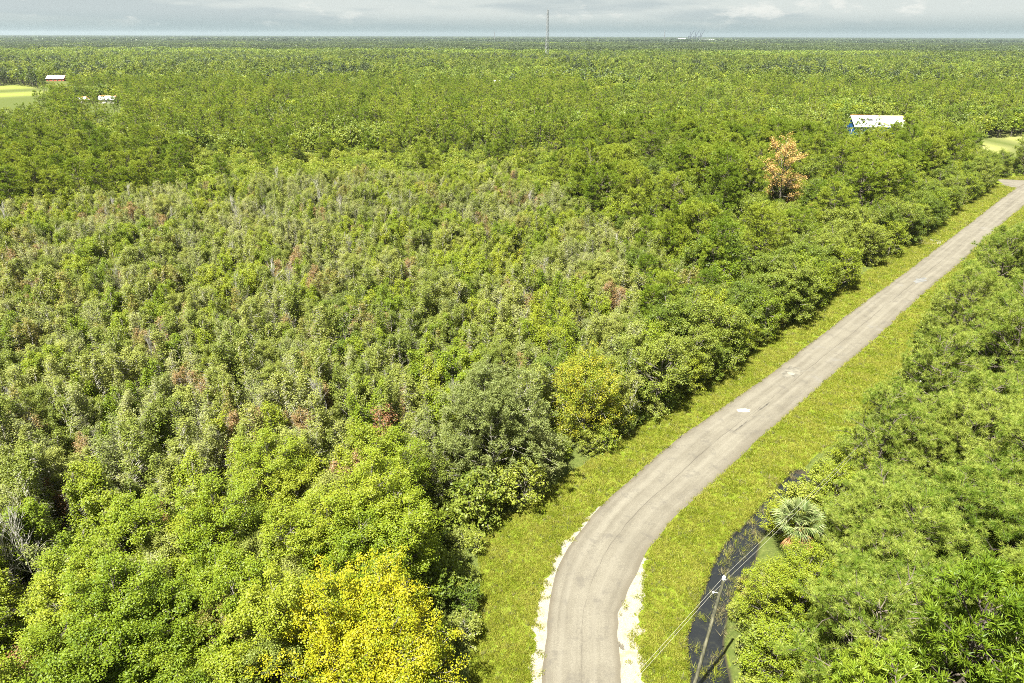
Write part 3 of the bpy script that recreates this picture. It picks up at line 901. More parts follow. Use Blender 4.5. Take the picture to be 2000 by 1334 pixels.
def spots(y0, y1, sp, g, marg=9.0, jit=.42):
    out = []
    ys = np.arange(y0, y1, sp)
    for k, yy in enumerate(ys):
        Z = yy * math.cos(PITCH) + CAM_H * math.sin(PITCH)
        hw = .765 * Z + marg
        xs = np.arange(-hw, hw, sp) + (k % 2) * sp / 2
        out.append(np.stack([xs + g.uniform(-jit, jit, len(xs)) * sp, np.full(len(xs), yy) + g.uniform(-jit, jit, len(xs)) * sp], 1))
    return np.concatenate(out)

PLANTS = []       # dicts of every near plant
def put(kind, var, x, y, s, rz=None, label=None, mesh=None, fixed=True, group=None, hz=1.0):
    PLANTS.append(dict(k=kind, v=var, x=x, y=y, s=s, rz=random.random() * 6.28 if rz is None else rz, label=label, mesh=mesh, fixed=fixed, group=group, hz=hz))
# singled out by the photo (crown centre pixel, crown centre height)
HERO = [
    ('maple', 'yellow', 716, 1275, 5.8, .93, 'largest bright yellow leafy tree at the lower edge beside the grass verge'),
    ('maple', 'gold', 1142, 792, 4.6, 1.0, 'yellow and green tree beside the verge, right of the big grey green tree'),
    ('willow', 'grey', 962, 862, 5.6, 1.0, 'big feathery grey green tree with drooping pale twigs above the verge'),
    ('broadleaf', 'orange', 1528, 350, 10.0, 1.45, 'tall orange brown tree standing among green pines'),
    ('broadleaf', 'orange', 1583, 412, 5.0, .50, 'smaller orange tinged tree below the tall orange brown tree'),
    ('pine', 'broad', 1318, 378, 11.5, 1.0, 'broad crowned pine with dark trunk, leftmost of the row below the orange tree'),
    ('pine', 'broad', 1412, 376, 11.5, 1.02, 'spreading pine with forked dark limbs, left of the orange tree'),
    ('pine', 'broad', 1492, 452, 11.0, .9, 'pine with a stout brown trunk just below the orange tree'),
    ('pine', 'broad', 1270, 292, 11.5, .98, 'flat topped pine above the leftmost pine of the row'),
    ('pine', 'broad', 1640, 330, 11.0, .95, 'broad pine crown midway between the orange tree and the barn'),
    ('pine', 'broad', 1145, 290, 11.0, .85, 'lone broad pine above the bright green scrub'),
    ('sapling', 'red', 755, 838, 5.0, 1.1, 'sapling with dull crimson leaves left of the big grey green tree'),
    ('sapling', 'red', 340, 962, 5.0, .8, 'red leaved sapling in the green thicket at the lower left'),
    ('sapling', 'red', 98, 955, 5.0, .8, 'red leaved sapling near the left edge of the thicket'),
    ('sapling', 'red', 35, 1325, 5.0, 1.0, 'orange red sapling in the very bottom left corner'),
    ('broadleaf', 'dark', 1700, 478, 4.5, .95, 'dark dense tree above the rubble strip on the left verge'),
    ('sapling', 'gold', 1014, 492, 5.0, .9, 'small yellow sapling in the middle of the pale thicket'),
    ('dead', 'dead', 60, 1085, 5.0, 1.15, 'bare white dead tree rising at the lower left edge'),
    ('dead', 'dead', 15, 1100, 5.0, .95, 'bare white dead trunk against the left edge of the photo'),
    ('dead', 'dead', 1490, 492, 3.5, .8, 'bare silvery snag under the stout trunked pine'),
    ('pine', 'near', 1958, 520, 9.0, 1.22, 'tall pine reaching over the far road at the right edge'),
    ('pine', 'near', 1880, 620, 8.5, 1.10, 'pine next to the verge, just below the pine reaching over the far road'),
    ('pine', 'near', 1975, 690, 9.0, 1.25, 'big pine against the right edge of the photo, behind the verge pine'),
    ('pine', 'near', 1830, 745, 8.0, 1.05, 'pine next to the verge, third of its row from the far road'),
    ('pine', 'near', 1725, 870, 7.5, .95, 'pine next to the verge above the palm'),
    ('pine', 'near', 1900, 880, 8.5, 1.15, 'broad pine with glossy tufts inland of the palm'),
    ('maple', 'green', 1560, 1180, 3.4, .70, 'rounded green and yellow broadleaf tree beside the ditch'),
    ('maple', 'green', 1500, 1185, 3.0, .62, 'rounded green tree overhanging the ditch water'),
]
for kd, vr, px, py, zc, s, lb in HERO:
    x, y = G(px, py, zc)
    put(kd, vr, x, y, s, label=lb)
HX = np.array([(p['x'], p['y'], ext(p['k'], p['v'])[1] * p['s'] if p['v'] not in ('yellow', 'gold') or p['k'] != 'maple' else 5.0) for p in PLANTS])
HX[2][2] = 4.4
PALM_X, PALM_Y = G(1562, 1012, 5.2)
HP = []
for (kd, vr, px, py, zc, s, lb), pl in zip(HERO, PLANTS):
    H, Rr = ext(kd, vr)
    Rr = {'yellow': 6.6, 'gold': 4.6}.get(vr, Rr) if kd == 'maple' else 5.2 if kd == 'willow' else Rr
    dep = float(P(pl['x'], pl['y'], zc)[2])
    HP.append((px, py, FPX * Rr * s / dep, pl['y'], 1.0 if vr in ('orange', 'broad') else .55))
HP.append((1562, 1012, 55, PALM_Y, .7))
HP = np.array(HP)

NEAR_END = 275.0
g = np.random.default_rng(11)
for (y0, y1, sp) in ((18, 125, 2.5), (125, 190, 2.8), (190, NEAR_END, 3.5)):
    C_ = []
    for x, y in spots(y0, y1, sp, g):
        z_ = zone(x, y, g)
        if z_ is None: continue
        k, v, s = z_
        if k == 'pine' and v == 'near' and g.random() < .5: continue
        if k in ('maple',) and g.random() < .35: continue
        dv = float(seg_dist(np.array([x]), np.array([y]), LEFT_LINE)[0])
        if y < 62 and dv < 4.5 and x < np.interp(y, RM_Y, RM_X): k, v, s = ('shrub', 'bright' if g.random() < .6 else 'dark', .9 + .7 * g.random())
        C_.append((float(x), float(y), k, v, float(s)))
    X = np.array([c[0] for c in C_]); Y = np.array([c[1] for c in C_])
    E = np.array([ext(c[2], c[3]) for c in C_]) * np.array([[c[4]] for c in C_])
    ok = crown_clear(X, Y, E[:, 0], E[:, 1])
    s2 = .5 + .4 * g.random(len(X)); ok2 = crown_clear(X, Y, 3 * s2, 1.9 * s2)
    a_, b_, a_dep = P(X, Y, E[:, 0] * .95); _, base_y, _ = P(X, Y, X * 0)
    dh = np.hypot(HX[:, 0][None] - X[:, None], HX[:, 1][None] - Y[:, None])
    for i, (x, y, k, v, s) in enumerate(C_):
        if not ok[i]:
            if k == 'shrub' or not ok2[i]: continue
            k, v, s = 'shrub', ('dark' if g.random() < .6 else 'bright'), float(s2[i])
        if (dh[i] < HX[:, 2] * (.8 if k != 'shrub' else .5)).any(): continue
        if math.hypot(x - PALM_X, y - PALM_Y) < 3.5: continue
        if x > 18 and y < PALM_Y + 2 and abs(a_[i] - 1562) < 70 and P(x, y, ext(k, v)[0] * s)[1] < 1075: continue
        # nothing tall stands in front of the signature trees or the palm
        H, Rk = ext(k, v); H *= s; Rk *= s
        if k != 'shrub' or s > 1.2:
            pw = FPX * Rk / max(a_dep[i], 1)
            if ((np.abs(a_[i] - HP[:, 0]) < HP[:, 2] * .75 + pw * .5) & (b_[i] < HP[:, 1] + HP[:, 2] * HP[:, 4]) & (y < HP[:, 3]) & (base_y[i] > HP[:, 1])).any(): continue
        put(k, v, x, y, s, float(g.random() * 6.28), fixed=False)
print('near plants', len(PLANTS))

# the 300 of each kind that show largest stand singly; the rest is growth that nobody could count
LIMIT = {'sapling': 300, 'maple': 300, 'broadleaf': 300, 'pine': 300, 'shrub': 260, 'dead': 150, 'willow': 10}
for p in PLANTS:
    H, Rr = ext(p['k'], p['v'])
    px, py, dep = P(p['x'], p['y'], H * p['s'] * .6)
    p['px'], p['py'] = float(px), float(py)
    inside = -25 < px < 2025 and 0 < py < 1370
    p['score'] = (H * Rr * p['s'] ** 2 / max(dep, 10) ** 2 if inside else -1) + (1e6 if p['fixed'] else 0)
def where(p):
    px, py = p['px'], p['py']
    if p['x'] > np.interp(p['y'], RM_Y, RM_X) and p['y'] < 255:
        a = 'beside the ditch' if px < 1600 and py > 900 else 'at the right edge' if px > 1900 else 'right of the road'
        b = 'bottom corner' if py > 1200 else 'below the palm' if py > 1080 else 'level with the palm' if py > 950 else 'above the palm' if py > 800 else 'far above the palm' if py > 620 else 'by the upper road'
        c = '' if px < 1600 else ', inner' if px < 1720 else ', middle' if px < 1860 else ', outer'
        return a + ', ' + b + c
    row = 'bottom' if py > 1200 else 'low' if py > 1050 else 'lower' if py > 920 else 'lower middle' if py > 800 else 'middle' if py > 690 else 'upper middle' if py > 590 else 'upper' if py > 500 else 'high' if py > 430 else 'top' if py > 360 else 'far' if py > 300 else 'farther' if py > 250 else 'farthest'
    dl = float(seg_dist(np.array([p['x']]), np.array([p['y']]), LEFT_LINE)[0])
    if dl < 6.5: return 'lining the left verge, %s stretch%s' % (row, '' if dl < 3 else ', second row')
    col = ('at the left edge', 'far left', 'left', 'left of centre', 'near centre', 'centre', 'right of centre', 'right', 'far right', 'at the right edge')[int(max(0, min(9, px // 200)))]
    return 'in the %s woods, %s' % (row, col)
def near_hero(p):
    for hx, hy, w in ((730, 1230, 'bright yellow tree'), (1142, 792, 'yellow and green tree'), (962, 862, 'grey green tree'), (1528, 348, 'orange brown tree'), (1707, 238, 'blue barn')):
        dx, dy = p['px'] - hx, p['py'] - hy
        if abs(dx) < 260 and abs(dy) < 170:
            side = ('left' if dx < 0 else 'right') + ' of' if abs(dx) > abs(dy) * 1.3 else 'above' if dy < 0 else 'below'
            return ('close ' if math.hypot(dx, dy) < 170 else '') + side + ' the ' + w
    return None
rest = {}
count = {}
for p in sorted(PLANTS, key=lambda q: -q['score']):
    k = p['k']
    if p['score'] > 0 and count.get(k, 0) < LIMIT[k]:
        count[k] = count.get(k, 0) + 1
        H, Rr = ext(k, p['v'])
        me = mk(k, p['v'], g)
        nm, cat = NAMES[k]
        z = float(ground_z(np.array([p['x']]), np.array([p['y']]))[0]) if y < 200 else 0.0
        s = p['s']
        root = empty(nm, (p['x'], p['y'], min(z, 0.1)), p['rz'], (s * (0.92 + .16 * g.random()), s * (0.92 + .16 * g.random()), s * (0.93 + .14 * g.random())))
        link('trunk', me[0], root)
        if k != 'dead': link('crown', me[1], root)
        if p['label']: tag(root, p['label'], cat)
        else:
            look = LOOK[(k, p['v'])]; w = near_hero(p) or where(p)
            size = 'small ' if s < .72 else 'mid sized ' if s < .88 else 'tall ' if s < 1.05 else 'very tall '
            if k == 'shrub': size = 'small ' if s < .8 else 'broad ' if s < 1.3 else 'large '
            look = look.replace('tall bare trunked', 'bare trunked').replace('low ', '')
            plural = {'maple': 'maples', 'sapling': 'saplings', 'dead': 'dead trees', 'broadleaf': 'broadleaf trees', 'pine': 'pines', 'shrub': 'shrubs'}[k]
            tag(root, size + look + ' ' + w, cat, plural + ' ' + w)
    elif not p['fixed']:
        kk = (k, p['v'])
        if kk not in GNLIB: kk = {'maple': ('maple', 'green'), 'sapling': ('sapling', 'olive'), 'broadleaf': ('broadleaf', 'dark'), 'pine': ('pine', 'tall')}[k]
        rest.setdefault(k, []).append((p['x'], p['y'], 0.0, p['s'], p['rz'], kk))
print('singles', count, 'rest', {k: len(v) for k, v in rest.items()})

# ------------------------------------------------------------------ scattering of what is past counting
def gn_group(name, coll):
    ng = bpy.data.node_groups.new(name, 'GeometryNodeTree')
    ng.interface.new_socket('Geometry', in_out='INPUT', socket_type='NodeSocketGeometry')
    ng.interface.new_socket('Geometry', in_out='OUTPUT', socket_type='NodeSocketGeometry')
    nn, ll = ng.nodes, ng.links
    gi, go = nn.new('NodeGroupInput'), nn.new('NodeGroupOutput')
    ci = nn.new('GeometryNodeCollectionInfo'); ci.inputs['Collection'].default_value = coll
    ci.inputs['Separate Children'].default_value = True; ci.inputs['Reset Children'].default_value = True
    ip = nn.new('GeometryNodeInstanceOnPoints'); ip.inputs['Pick Instance'].default_value = True
    def at(nm, dt):
        a = nn.new('GeometryNodeInputNamedAttribute'); a.data_type = dt; a.inputs['Name'].default_value = nm
        return [o for o in a.outputs if o.enabled and o.name == 'Attribute'][0]
    ll.new(gi.outputs[0], ip.inputs['Points']); ll.new(ci.outputs[0], ip.inputs['Instance'])
    ll.new(at('pick', 'INT'), ip.inputs['Instance Index']); ll.new(at('turn', 'FLOAT_VECTOR'), ip.inputs['Rotation']); ll.new(at('size', 'FLOAT_VECTOR'), ip.inputs['Scale'])
    ll.new(ip.outputs[0], go.inputs[0])
    return ng
def scatter(name, label, cat, pts, picks, scales, rots, meshes):
    coll = bpy.data.collections.new(name + '_kinds')
    for i, m in enumerate(meshes):
        coll.objects.link(bpy.data.objects.new('%s_kind_%03d' % (name, i), m))
    me = bpy.data.meshes.new(name); n = len(pts)
    me.vertices.add(n); me.vertices.foreach_set('co', np.asarray(pts, np.float32).ravel())
    a = me.attributes.new('pick', 'INT', 'POINT'); a.data.foreach_set('value', np.asarray(picks, np.int32))
    sc = np.asarray(scales, np.float32)
    if sc.ndim == 1: sc = np.repeat(sc[:, None], 3, 1)
    a = me.attributes.new('size', 'FLOAT_VECTOR', 'POINT'); a.data.foreach_set('vector', sc.ravel())
    rt = np.zeros((n, 3), np.float32); rt[:, 2] = rots
    a = me.attributes.new('turn', 'FLOAT_VECTOR', 'POINT'); a.data.foreach_set('vector', rt.ravel())
    for m in meshes:
        for mm in m.materials:
            if mm and mm.name not in me.materials: me.materials.append(mm)
    o = link(name, me)
    md = o.modifiers.new('scatter', 'NODES'); md.node_group = gn_group(name, coll)
    return tag(o, label, cat, kind='stuff')
REST_NAME = {'sapling': ('sapling_thicket', 'dense thicket of olive green and pale saplings filling the land left of the road', 'thicket'),
             'maple': ('maple_growth', 'fresh green maple growth behind the nearest maples', 'trees'),
             'broadleaf': ('broadleaf_wood', 'mixed green broadleaf wood beyond the thicket', 'wood'),
             'pine': ('pine_wood', 'open pine wood with bare trunks beyond the thicket', 'wood'),
             'shrub': ('scrub', 'bright green scrub between the thicket and the pine wood', 'scrub'),
             'dead': ('dead_wood', 'bleached bare twigs standing among the thicket saplings', 'dead wood')}
for k, L in rest.items():
    keys = sorted({e[5] for e in L}); meshes = []; start = {}
    for kk in keys:
        start[kk] = (len(meshes), len(GNLIB[kk])); meshes += GNLIB[kk]
    pk = [start[e[5]][0] + int(g.integers(start[e[5]][1])) for e in L]
    scatter(REST_NAME[k][0], REST_NAME[k][1], REST_NAME[k][2], [(e[0], e[1], 0) for e in L], pk, [e[3] for e in L], [e[4] for e in L], meshes)

# undergrowth inside the woods
def undergrowth():
    S = np.concatenate([spots(20, 130, 1.9, g), spots(130, NEAR_END, 3.0, g)])
    s = .35 + .5 * g.random(len(S))
    ok = crown_clear(S[:, 0], S[:, 1], 3 * s, 1.9 * s, slack=.35) & (seg_dist(S[:, 0], S[:, 1], DITCH) > 1.25)
    ok &= np.hypot(S[:, 0] - PALM_X, S[:, 1] - PALM_Y) > 3.0
    S, s = S[ok], s[ok]
    meshes = GNLIB[('shrub', 'bright')][:2] + GNLIB[('shrub', 'dark')] + GNLIB[('shrub', 'olive')]
    scatter('undergrowth', 'low leafy undergrowth between the trunks of the woods', 'undergrowth', np.c_[S, np.full(len(S), -.05)], g.integers(0, len(meshes), len(S)), s, g.random(len(S)) * 6.28, meshes)
undergrowth()

# far woods
def far_woods():
    lodb = []; lodp = []
    for k in range(5):
        lodb.append(both(T_lod(800 + k, 10 + .8 * k, 4.2 + .3 * k, .25, 90, 9, .62, .5, spread=.9), 'far' if k % 2 else 'oak', 'bark', 'far_tree'))
    lodb.append(both(T_lod(806, 10, 4.4, .2, 90, 9, .6, .5, spread=.9), 'maple', 'bark', 'far_tree'))
    for k in range(4):
        lodp.append(both(T_pine(820 + k, 14 + k, 2.7, .45, 9, .5, .13, 18, 3, 1), 'pine', 'pinebark', 'far_pine'))
    S = spots(NEAR_END, 620, 5.0, g, 20)
    nz = vnoise(S[:, 0], S[:, 1], 45, 12); nz2 = vnoise(S[:, 0], S[:, 1], 22, 13)
    px, py, _ = P(S[:, 0], S[:, 1], 8)
    pine = (g.random(len(S)) < np.where(px < 1150, .58, .26)) & (nz < .72)
    ok = g.random(len(S)) > np.where(nz2 > .66, .35, .06)
    s = .60 + .55 * g.random(len(S)) + .35 * (nz - .5)
    H = np.where(pine, 17.5, 13.0) * s; Rr = np.where(pine, 3.6, 5.6) * s
    ok &= crown_clear(S[:, 0], S[:, 1], H, Rr)
    S, s, pine = S[ok], s[ok], pine[ok]
    meshes = lodb + lodp
    cl = vnoise(S[:, 0], S[:, 1], 26, 61) + g.normal(size=len(S)) * .12
    pk = np.where(pine, g.integers(6, 10, len(S)), np.where(cl > .58, g.integers(0, 3, len(S)) * 2, np.where(cl > .4, g.integers(0, 2, len(S)) * 2 + 1, 5)))
    scatter('distant_wood', 'green mixed wood of pines and broadleaf trees beyond the near trees', 'wood', np.c_[S, np.zeros(len(S))], pk, s, g.random(len(S)) * 6.28, meshes)
    lod2 = [both(T_lod(840 + k, 11 + k, 4.8, .25, 46, 7, .95, .8, spread=1.2), m, 'bark', 'far_tree') for k, m in enumerate(('far', 'pine', 'oak', 'farshade', 'far', 'oak'))]
    S = spots(620, 1500, 8.0, g, 40)
    nz = vnoise(S[:, 0], S[:, 1], 90, 14); nz3 = vnoise(S[:, 0], S[:, 1], 220, 15)
    s = .70 + .55 * g.random(len(S)) + .7 * (nz - .5)
    ok = crown_clear(S[:, 0], S[:, 1], 12.5 * s, 4.8 * s, slack=.6) & (g.random(len(S)) > .04)
    S, s, nz, nz3 = S[ok], s[ok], nz[ok], nz3[ok]
    r = g.random(len(S))
    pk = np.where(nz > .62, np.where(r < .6, 2, 3), np.where(r < .35, 0, np.where(r < .6, 1, np.where(r < .8, 4, 5))))
    scatter('far_wood', 'unbroken green woods far from the road', 'wood', np.c_[S, np.zeros(len(S))], pk, s, g.random(len(S)) * 6.28, lod2)
    # beyond: stands of trees seen at a grazing angle
    def stand(seed, size, ntree, H, R, clumps, L, mat):
        q = np.random.default_rng(seed); mb = MB()
        for i in range(ntree):
            x, y = q.uniform(-size / 2, size / 2, 2); h = H * q.uniform(.75, 1.25); r_ = R * q.uniform(.8, 1.2)
            u = unit(clumps, q); u[:, 2] = np.abs(u[:, 2])
            C = u * np.array([r_, r_, h * .45]) + np.array([x, y, h * .5])
            m2 = MB(); leaves(m2, C, 3, L * .8, L, L * .8, q, up=.8)
            a = q.random(); m2.A = [A * .5 + a * .5 for A in m2.A]
            mb.merge(m2)
        return mb.mesh('stand_of_trees', MAT[mat])
    st = [stand(900 + k, 46, 26, 13, 5, 16, 2.0, m) for k, m in enumerate(('far', 'far', 'farshade', 'farshade'))]
    S = spots(1500, 4200, 40, g, 120)
    nz = vnoise(S[:, 0], S[:, 1], 300, 16) * .6 + vnoise(S[:, 0], S[:, 1] , 1100, 18) * .4
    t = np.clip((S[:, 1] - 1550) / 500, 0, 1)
    dark = g.random(len(S)) < np.clip(t * 1.05 + (nz - .5) * 1.0, 0, .97)  # stands farther out take the leaf colour with painted cloud shade
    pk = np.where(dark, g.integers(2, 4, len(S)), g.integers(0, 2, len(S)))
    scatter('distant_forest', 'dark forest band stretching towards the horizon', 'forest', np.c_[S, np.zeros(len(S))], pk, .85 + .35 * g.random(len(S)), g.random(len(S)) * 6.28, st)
    st2 = [stand(920 + k, 190, 60, 15, 16, 12, 8.0, m) for k, m in enumerate(('horizon', 'horizon', 'farshade'))]
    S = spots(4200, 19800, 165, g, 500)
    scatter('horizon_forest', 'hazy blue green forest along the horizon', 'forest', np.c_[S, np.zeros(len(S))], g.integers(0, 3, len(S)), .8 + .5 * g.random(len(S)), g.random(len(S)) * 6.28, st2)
far_woods()

# ------------------------------------------------------------------ grass on the verges
def grass():
    tm = []
    for k in range(5):
        q = np.random.default_rng(950 + k); mb = MB(); n = 26
        b = q.normal(size=(n, 3)) * .13; b[:, 2] = 0
        d = q.normal(size=(n, 3)) * .55; d[:, 2] = 1; d /= np.linalg.norm(d, axis=1)[:, None]
        s = np.cross(d, unit(n, q)); s /= np.linalg.norm(s, axis=1)[:, None]
        L = .12 + .16 * q.random((n, 1)); w = .022
        V = np.stack([b - s * w, b + s * w, b + d * L], 1).reshape(-1, 3)
        mb.add(V, np.arange(n * 3).reshape(-1, 3), q.random(n))
        tm.append(mb.mesh('grass_tuft', MAT['grass'] if k < 4 else MAT['weed']))
    lo = np.array(CLEAR_W)
    pts = []; scs = []
    for (y0, y1, den, s) in ((24, 60, 28, 1.0), (60, 100, 18, 1.15), (100, 160, 9, 1.4), (160, 260, 4, 1.8)):
        x0, x1 = -12, 200
        n = int((y1 - y0) * (x1 - x0) * den)
        X = g.uniform(x0, x1, n); Y = g.uniform(y0, y1, n)
        m = np.interp(Y, RM_Y, RM_X); k = np.abs(X - m) < 42; X, Y = X[k], Y[k]
        k = inpoly(X, Y, CLEAR_W); X, Y = X[k], Y[k]
        road = inpoly(X, Y, [tuple(p) for p in RL[::6]] + [tuple(p) for p in RR[::-6]])
        gl = inpoly(X, Y, [tuple(p) for p in GL[::6]] + [tuple(p) for p in nearest_inner(GL[::6], RL, .4)[::-1]])
        gr = inpoly(X, Y, [tuple(p) for p in GR_[::6]] + [tuple(p) for p in nearest_inner(GR_[::6], RR, .4)[::-1]])
        si = inpoly(X, Y, [tuple(p) for p in SL[::6]] + [tuple(p) for p in SR[::-6]])
        thin = (vnoise(X, Y, .7, 55) > .70) & (g.random(len(X)) < .5)
        k = ~(road | ((gl | gr) & ~thin) | si) & (ground_z(X, Y) > -.35)
        X, Y = X[k], Y[k]
        pts.append(np.c_[X, Y, ground_z(X, Y)]); scs.append(s * (.55 + .75 * g.random(len(X)) * (.75 + .5 * vnoise(X, Y, 1.7, 31))))
    pts = np.concatenate(pts); scs = np.concatenate(scs)
    print('tufts', len(pts))
    r = g.random(len(pts)); pk = np.where(r < .05, 4, g.integers(0, 4, len(pts)))
    scatter('grass', 'yellow green grass on the verges along the road', 'grass', pts, pk, scs, g.random(len(pts)) * 6.28, tm)
    # weeds standing in and along the ditch
    wd = []
    for k in range(3):
        q = np.random.default_rng(970 + k); mb = MB(); n = 34
        b = q.normal(size=(n, 3)) * .22; b[:, 2] = 0
        d = q.normal(size=(n, 3)) * .6; d[:, 2] = .8; d /= np.linalg.norm(d, axis=1)[:, None]
        s = np.cross(d, unit(n, q)); s /= np.linalg.norm(s, axis=1)[:, None]
        L = .3 + .5 * q.random((n, 1)); w = .018
        mb.add(np.stack([b - s * w, b + s * w, b + d * L], 1).reshape(-1, 3), np.arange(n * 3).reshape(-1, 3), q.random(n))
        wd.append(mb.mesh('ditch_weed', MAT['weed'] if k else MAT['grass']))
    mid, _ = resample(np.array(DITCH), 400)
    n = 520; i = g.integers(0, 400, n); off = g.normal(size=(n, 2)) * .9
    Pp = mid[i] + off; d = seg_dist(Pp[:, 0], Pp[:, 1], DITCH)
    k = (vnoise(Pp[:, 0], Pp[:, 1], 1.6, 41) > .46) & (d > .25); Pp = Pp[k]
    z = np.maximum(ground_z(Pp[:, 0], Pp[:, 1]), -.55)
    scatter('ditch_weeds', 'thin weeds growing out of the dark ditch water', 'weeds', np.c_[Pp, z], g.integers(0, 3, len(Pp)), .5 + .7 * g.random(len(Pp)), g.random(len(Pp)) * 6.28, wd)
grass()

# ------------------------------------------------------------------ palm
def palm():
    root = empty('palm_tree', (PALM_X, PALM_Y, -.1))
    tag(root, 'fan palm with orange dead fronds hanging beside the ditch', 'palm tree')
    q = np.random.default_rng(1000); t = MB(); H = 4.8
    z = np.linspace(0, H, 14); rr = .2 + .02 * (np.arange(14) % 2); rr[-3:] += .06
    t.tube(np.c_[z * .01, z * .012, z], rr, 9); link('trunk', t.mesh('palm_trunk', MAT['bark']), root)
    top = np.array([.05, .06, H])
    def frond(az, el, L, fan, droop, mat, k=20):
        mb = MB(); d = hv(az, el); side = np.cross(d, [0, 0, 1.0]); side /= np.linalg.norm(side); nrm = np.cross(side, d)
        stem = L * .5; st = [top + d * stem * u + np.array([0, 0, -droop * .25 * u * u]) for u in np.linspace(0, 1, 4)]
        mb.tube(st, [.03, .025, .02, .018], 3, .4); hub = st[-1]
        for i in range(k):
            a = (i / (k - 1) - .5) * fan; dd = d * math.cos(a) + side * math.sin(a)
            dd = dd + nrm * .12 * math.cos(a * 1.2); ln = L * .62 * (1 - .25 * abs(a) / fan) * q.uniform(.88, 1.05)
            pr = np.cross(dd, nrm); pr /= np.linalg.norm(pr)
            p1 = hub + dd * ln * .55; p2 = hub + dd * ln + np.array([0, 0, -droop * .35 * ln])
            fold = nrm * .035 * (1 if i % 2 else -1); w = .038
            mb.add([hub, p1 - pr * w + fold, p1 + pr * w - fold, p2], [[0, 1, 2], [1, 3, 2]], [q.random(), q.random()])
        return mb
    for i in range(30):
        u = i / 33; el = 1.35 - 1.55 * u ** .8 + q.normal() * .08
        mb = frond(i * 2.39996, el, 2.6 + q.uniform(-.2, .3), 2.5, .5 + .5 * u, None)
        link('frond', mb.mesh('palm_frond', MAT['palm']), root)
    for i in range(9):
        az = -1.57 + q.normal() * .65
        mb = frond(az, -.62 - q.random() * .5, 2.5, 1.0, .5, None, 12)
        o = link('dead_frond', mb.mesh('dead_palm_frond', MAT['deadfrond']), root); o['label'] = 'orange brown hanging dead frond'
palm()

# ------------------------------------------------------------------ utility pole and wires
WOOD = bark_mat('weathered_pole_wood', (.07, .07, .045), (.20, .19, .125), 5)
PORC = simple('white_porcelain', (.75, .76, .78), .3, .5, 0, .04, 5); STEEL = simple('galvanised_steel', (.42, .43, .44), .45, .4, .6, .12, 4)
WIRE = simple('aluminium_wire', (.30, .29, .24), .6, .3, 0.0, .1, 4)
PZ = 10.4
bx, by = G(1352, 1352, -.3); tx, ty_ = G(1413, 1134, PZ)
def utility_pole(x, y, dx, dy, label, group, PZ=PZ):
    root = empty('utility_pole', (x, y, -.3)); tag(root, label, 'utility pole', group)
    m = MB(); H = PZ + .3; k = 8
    m.tube([(dx * i / k, dy * i / k, H * i / k) for i in range(k + 1)], np.linspace(.16, .105, k + 1), 10)
    link('pole_shaft', m.mesh('pole_shaft', WOOD, True), root)
    def at(z): return np.array([dx * z / H, dy * z / H, z])
    ins = MB(); c_ = at(H)
    for r_, z0, z1 in ((.10, .10, .17), (.13, .17, .23), (.09, .23, .30), (.12, .30, .36), (.06, .36, .44)):
        ins.tube([c_ + (0, 0, z0), c_ + (0, 0, z1)], [r_, r_ * .8], 10)
    link('insulator', ins.mesh('insulator', PORC), root)
    b = MB(); b.tube([c_ + (0, 0, -.25), c_ + (0, 0, .12)], [.03, .03], 6); b.tube([at(H - 1.1) + (-.16, 0, 0), at(H - 1.1) + (-.45, .05, .02)], [.03, .025], 6)
    link('bracket', b.mesh('bracket', STEEL), root)
    s = MB(); c2 = at(H - 1.1) + np.array([-.47, .05, .0])
    s.tube([c2 + (0, 0, -.08), c2 + (0, 0, 0), c2 + (0, 0, .09)], [.05, .075, .05], 8)
    link('insulator', s.mesh('spool_insulator', PORC), root)
    return np.array([x, y, -.3]) + c_ + (0, 0, .42), np.array([x, y, -.3]) + c2 + (0, 0, .02)
A1, B1 = utility_pole(bx, by, tx - bx, ty_ - by, 'weathered wooden utility pole leaning over the ditch with white insulator', None)
ex, ey = G(1640, 893, 9.6)
dirn = np.array([ex - tx, ey - ty_]); dirn /= np.linalg.norm(dirn)
A2, B2 = utility_pole(tx + dirn[0] * 52, ty_ + dirn[1] * 52, 0.1, 0, 'wooden utility pole hidden among the pines right of the road', None, 6.5)
dx_, dy_ = G(1261, 1311, 9.7); dn = np.array([dx_ - tx, dy_ - ty_]); dn /= np.linalg.norm(dn)
A0, B0 = A1 + np.array([dn[0] * 50, dn[1] * 50, 0]), B1 + np.array([dn[0] * 50, dn[1] * 50, 0])
utility_pole(A0[0], A0[1], 0.05, 0, 'wooden utility pole behind the viewpoint on the other side of the road', None)
def wire(name, pts3, label, sag=.55, r_=.0085):
    m = MB(); P_ = []
    for a, b in zip(pts3[:-1], pts3[1:]):
        for u in np.linspace(0, 1, 22)[:-1 if b is not pts3[-1] else None]:
            P_.append(a * (1 - u) + b * u - np.array([0, 0, sag * 4 * u * (1 - u)]))
    m.tube(P_, np.full(len(P_), r_), 4)
    tag(link(name, m.mesh(name, WIRE)), label, 'power line')
wire('power_line', [A0, A1, A2], 'upper pale wire running over the white insulator on the pole top')
wire('power_line', [B0, B1, B2], 'lower pale wire fixed to the side bracket of the wooden pole', .6)

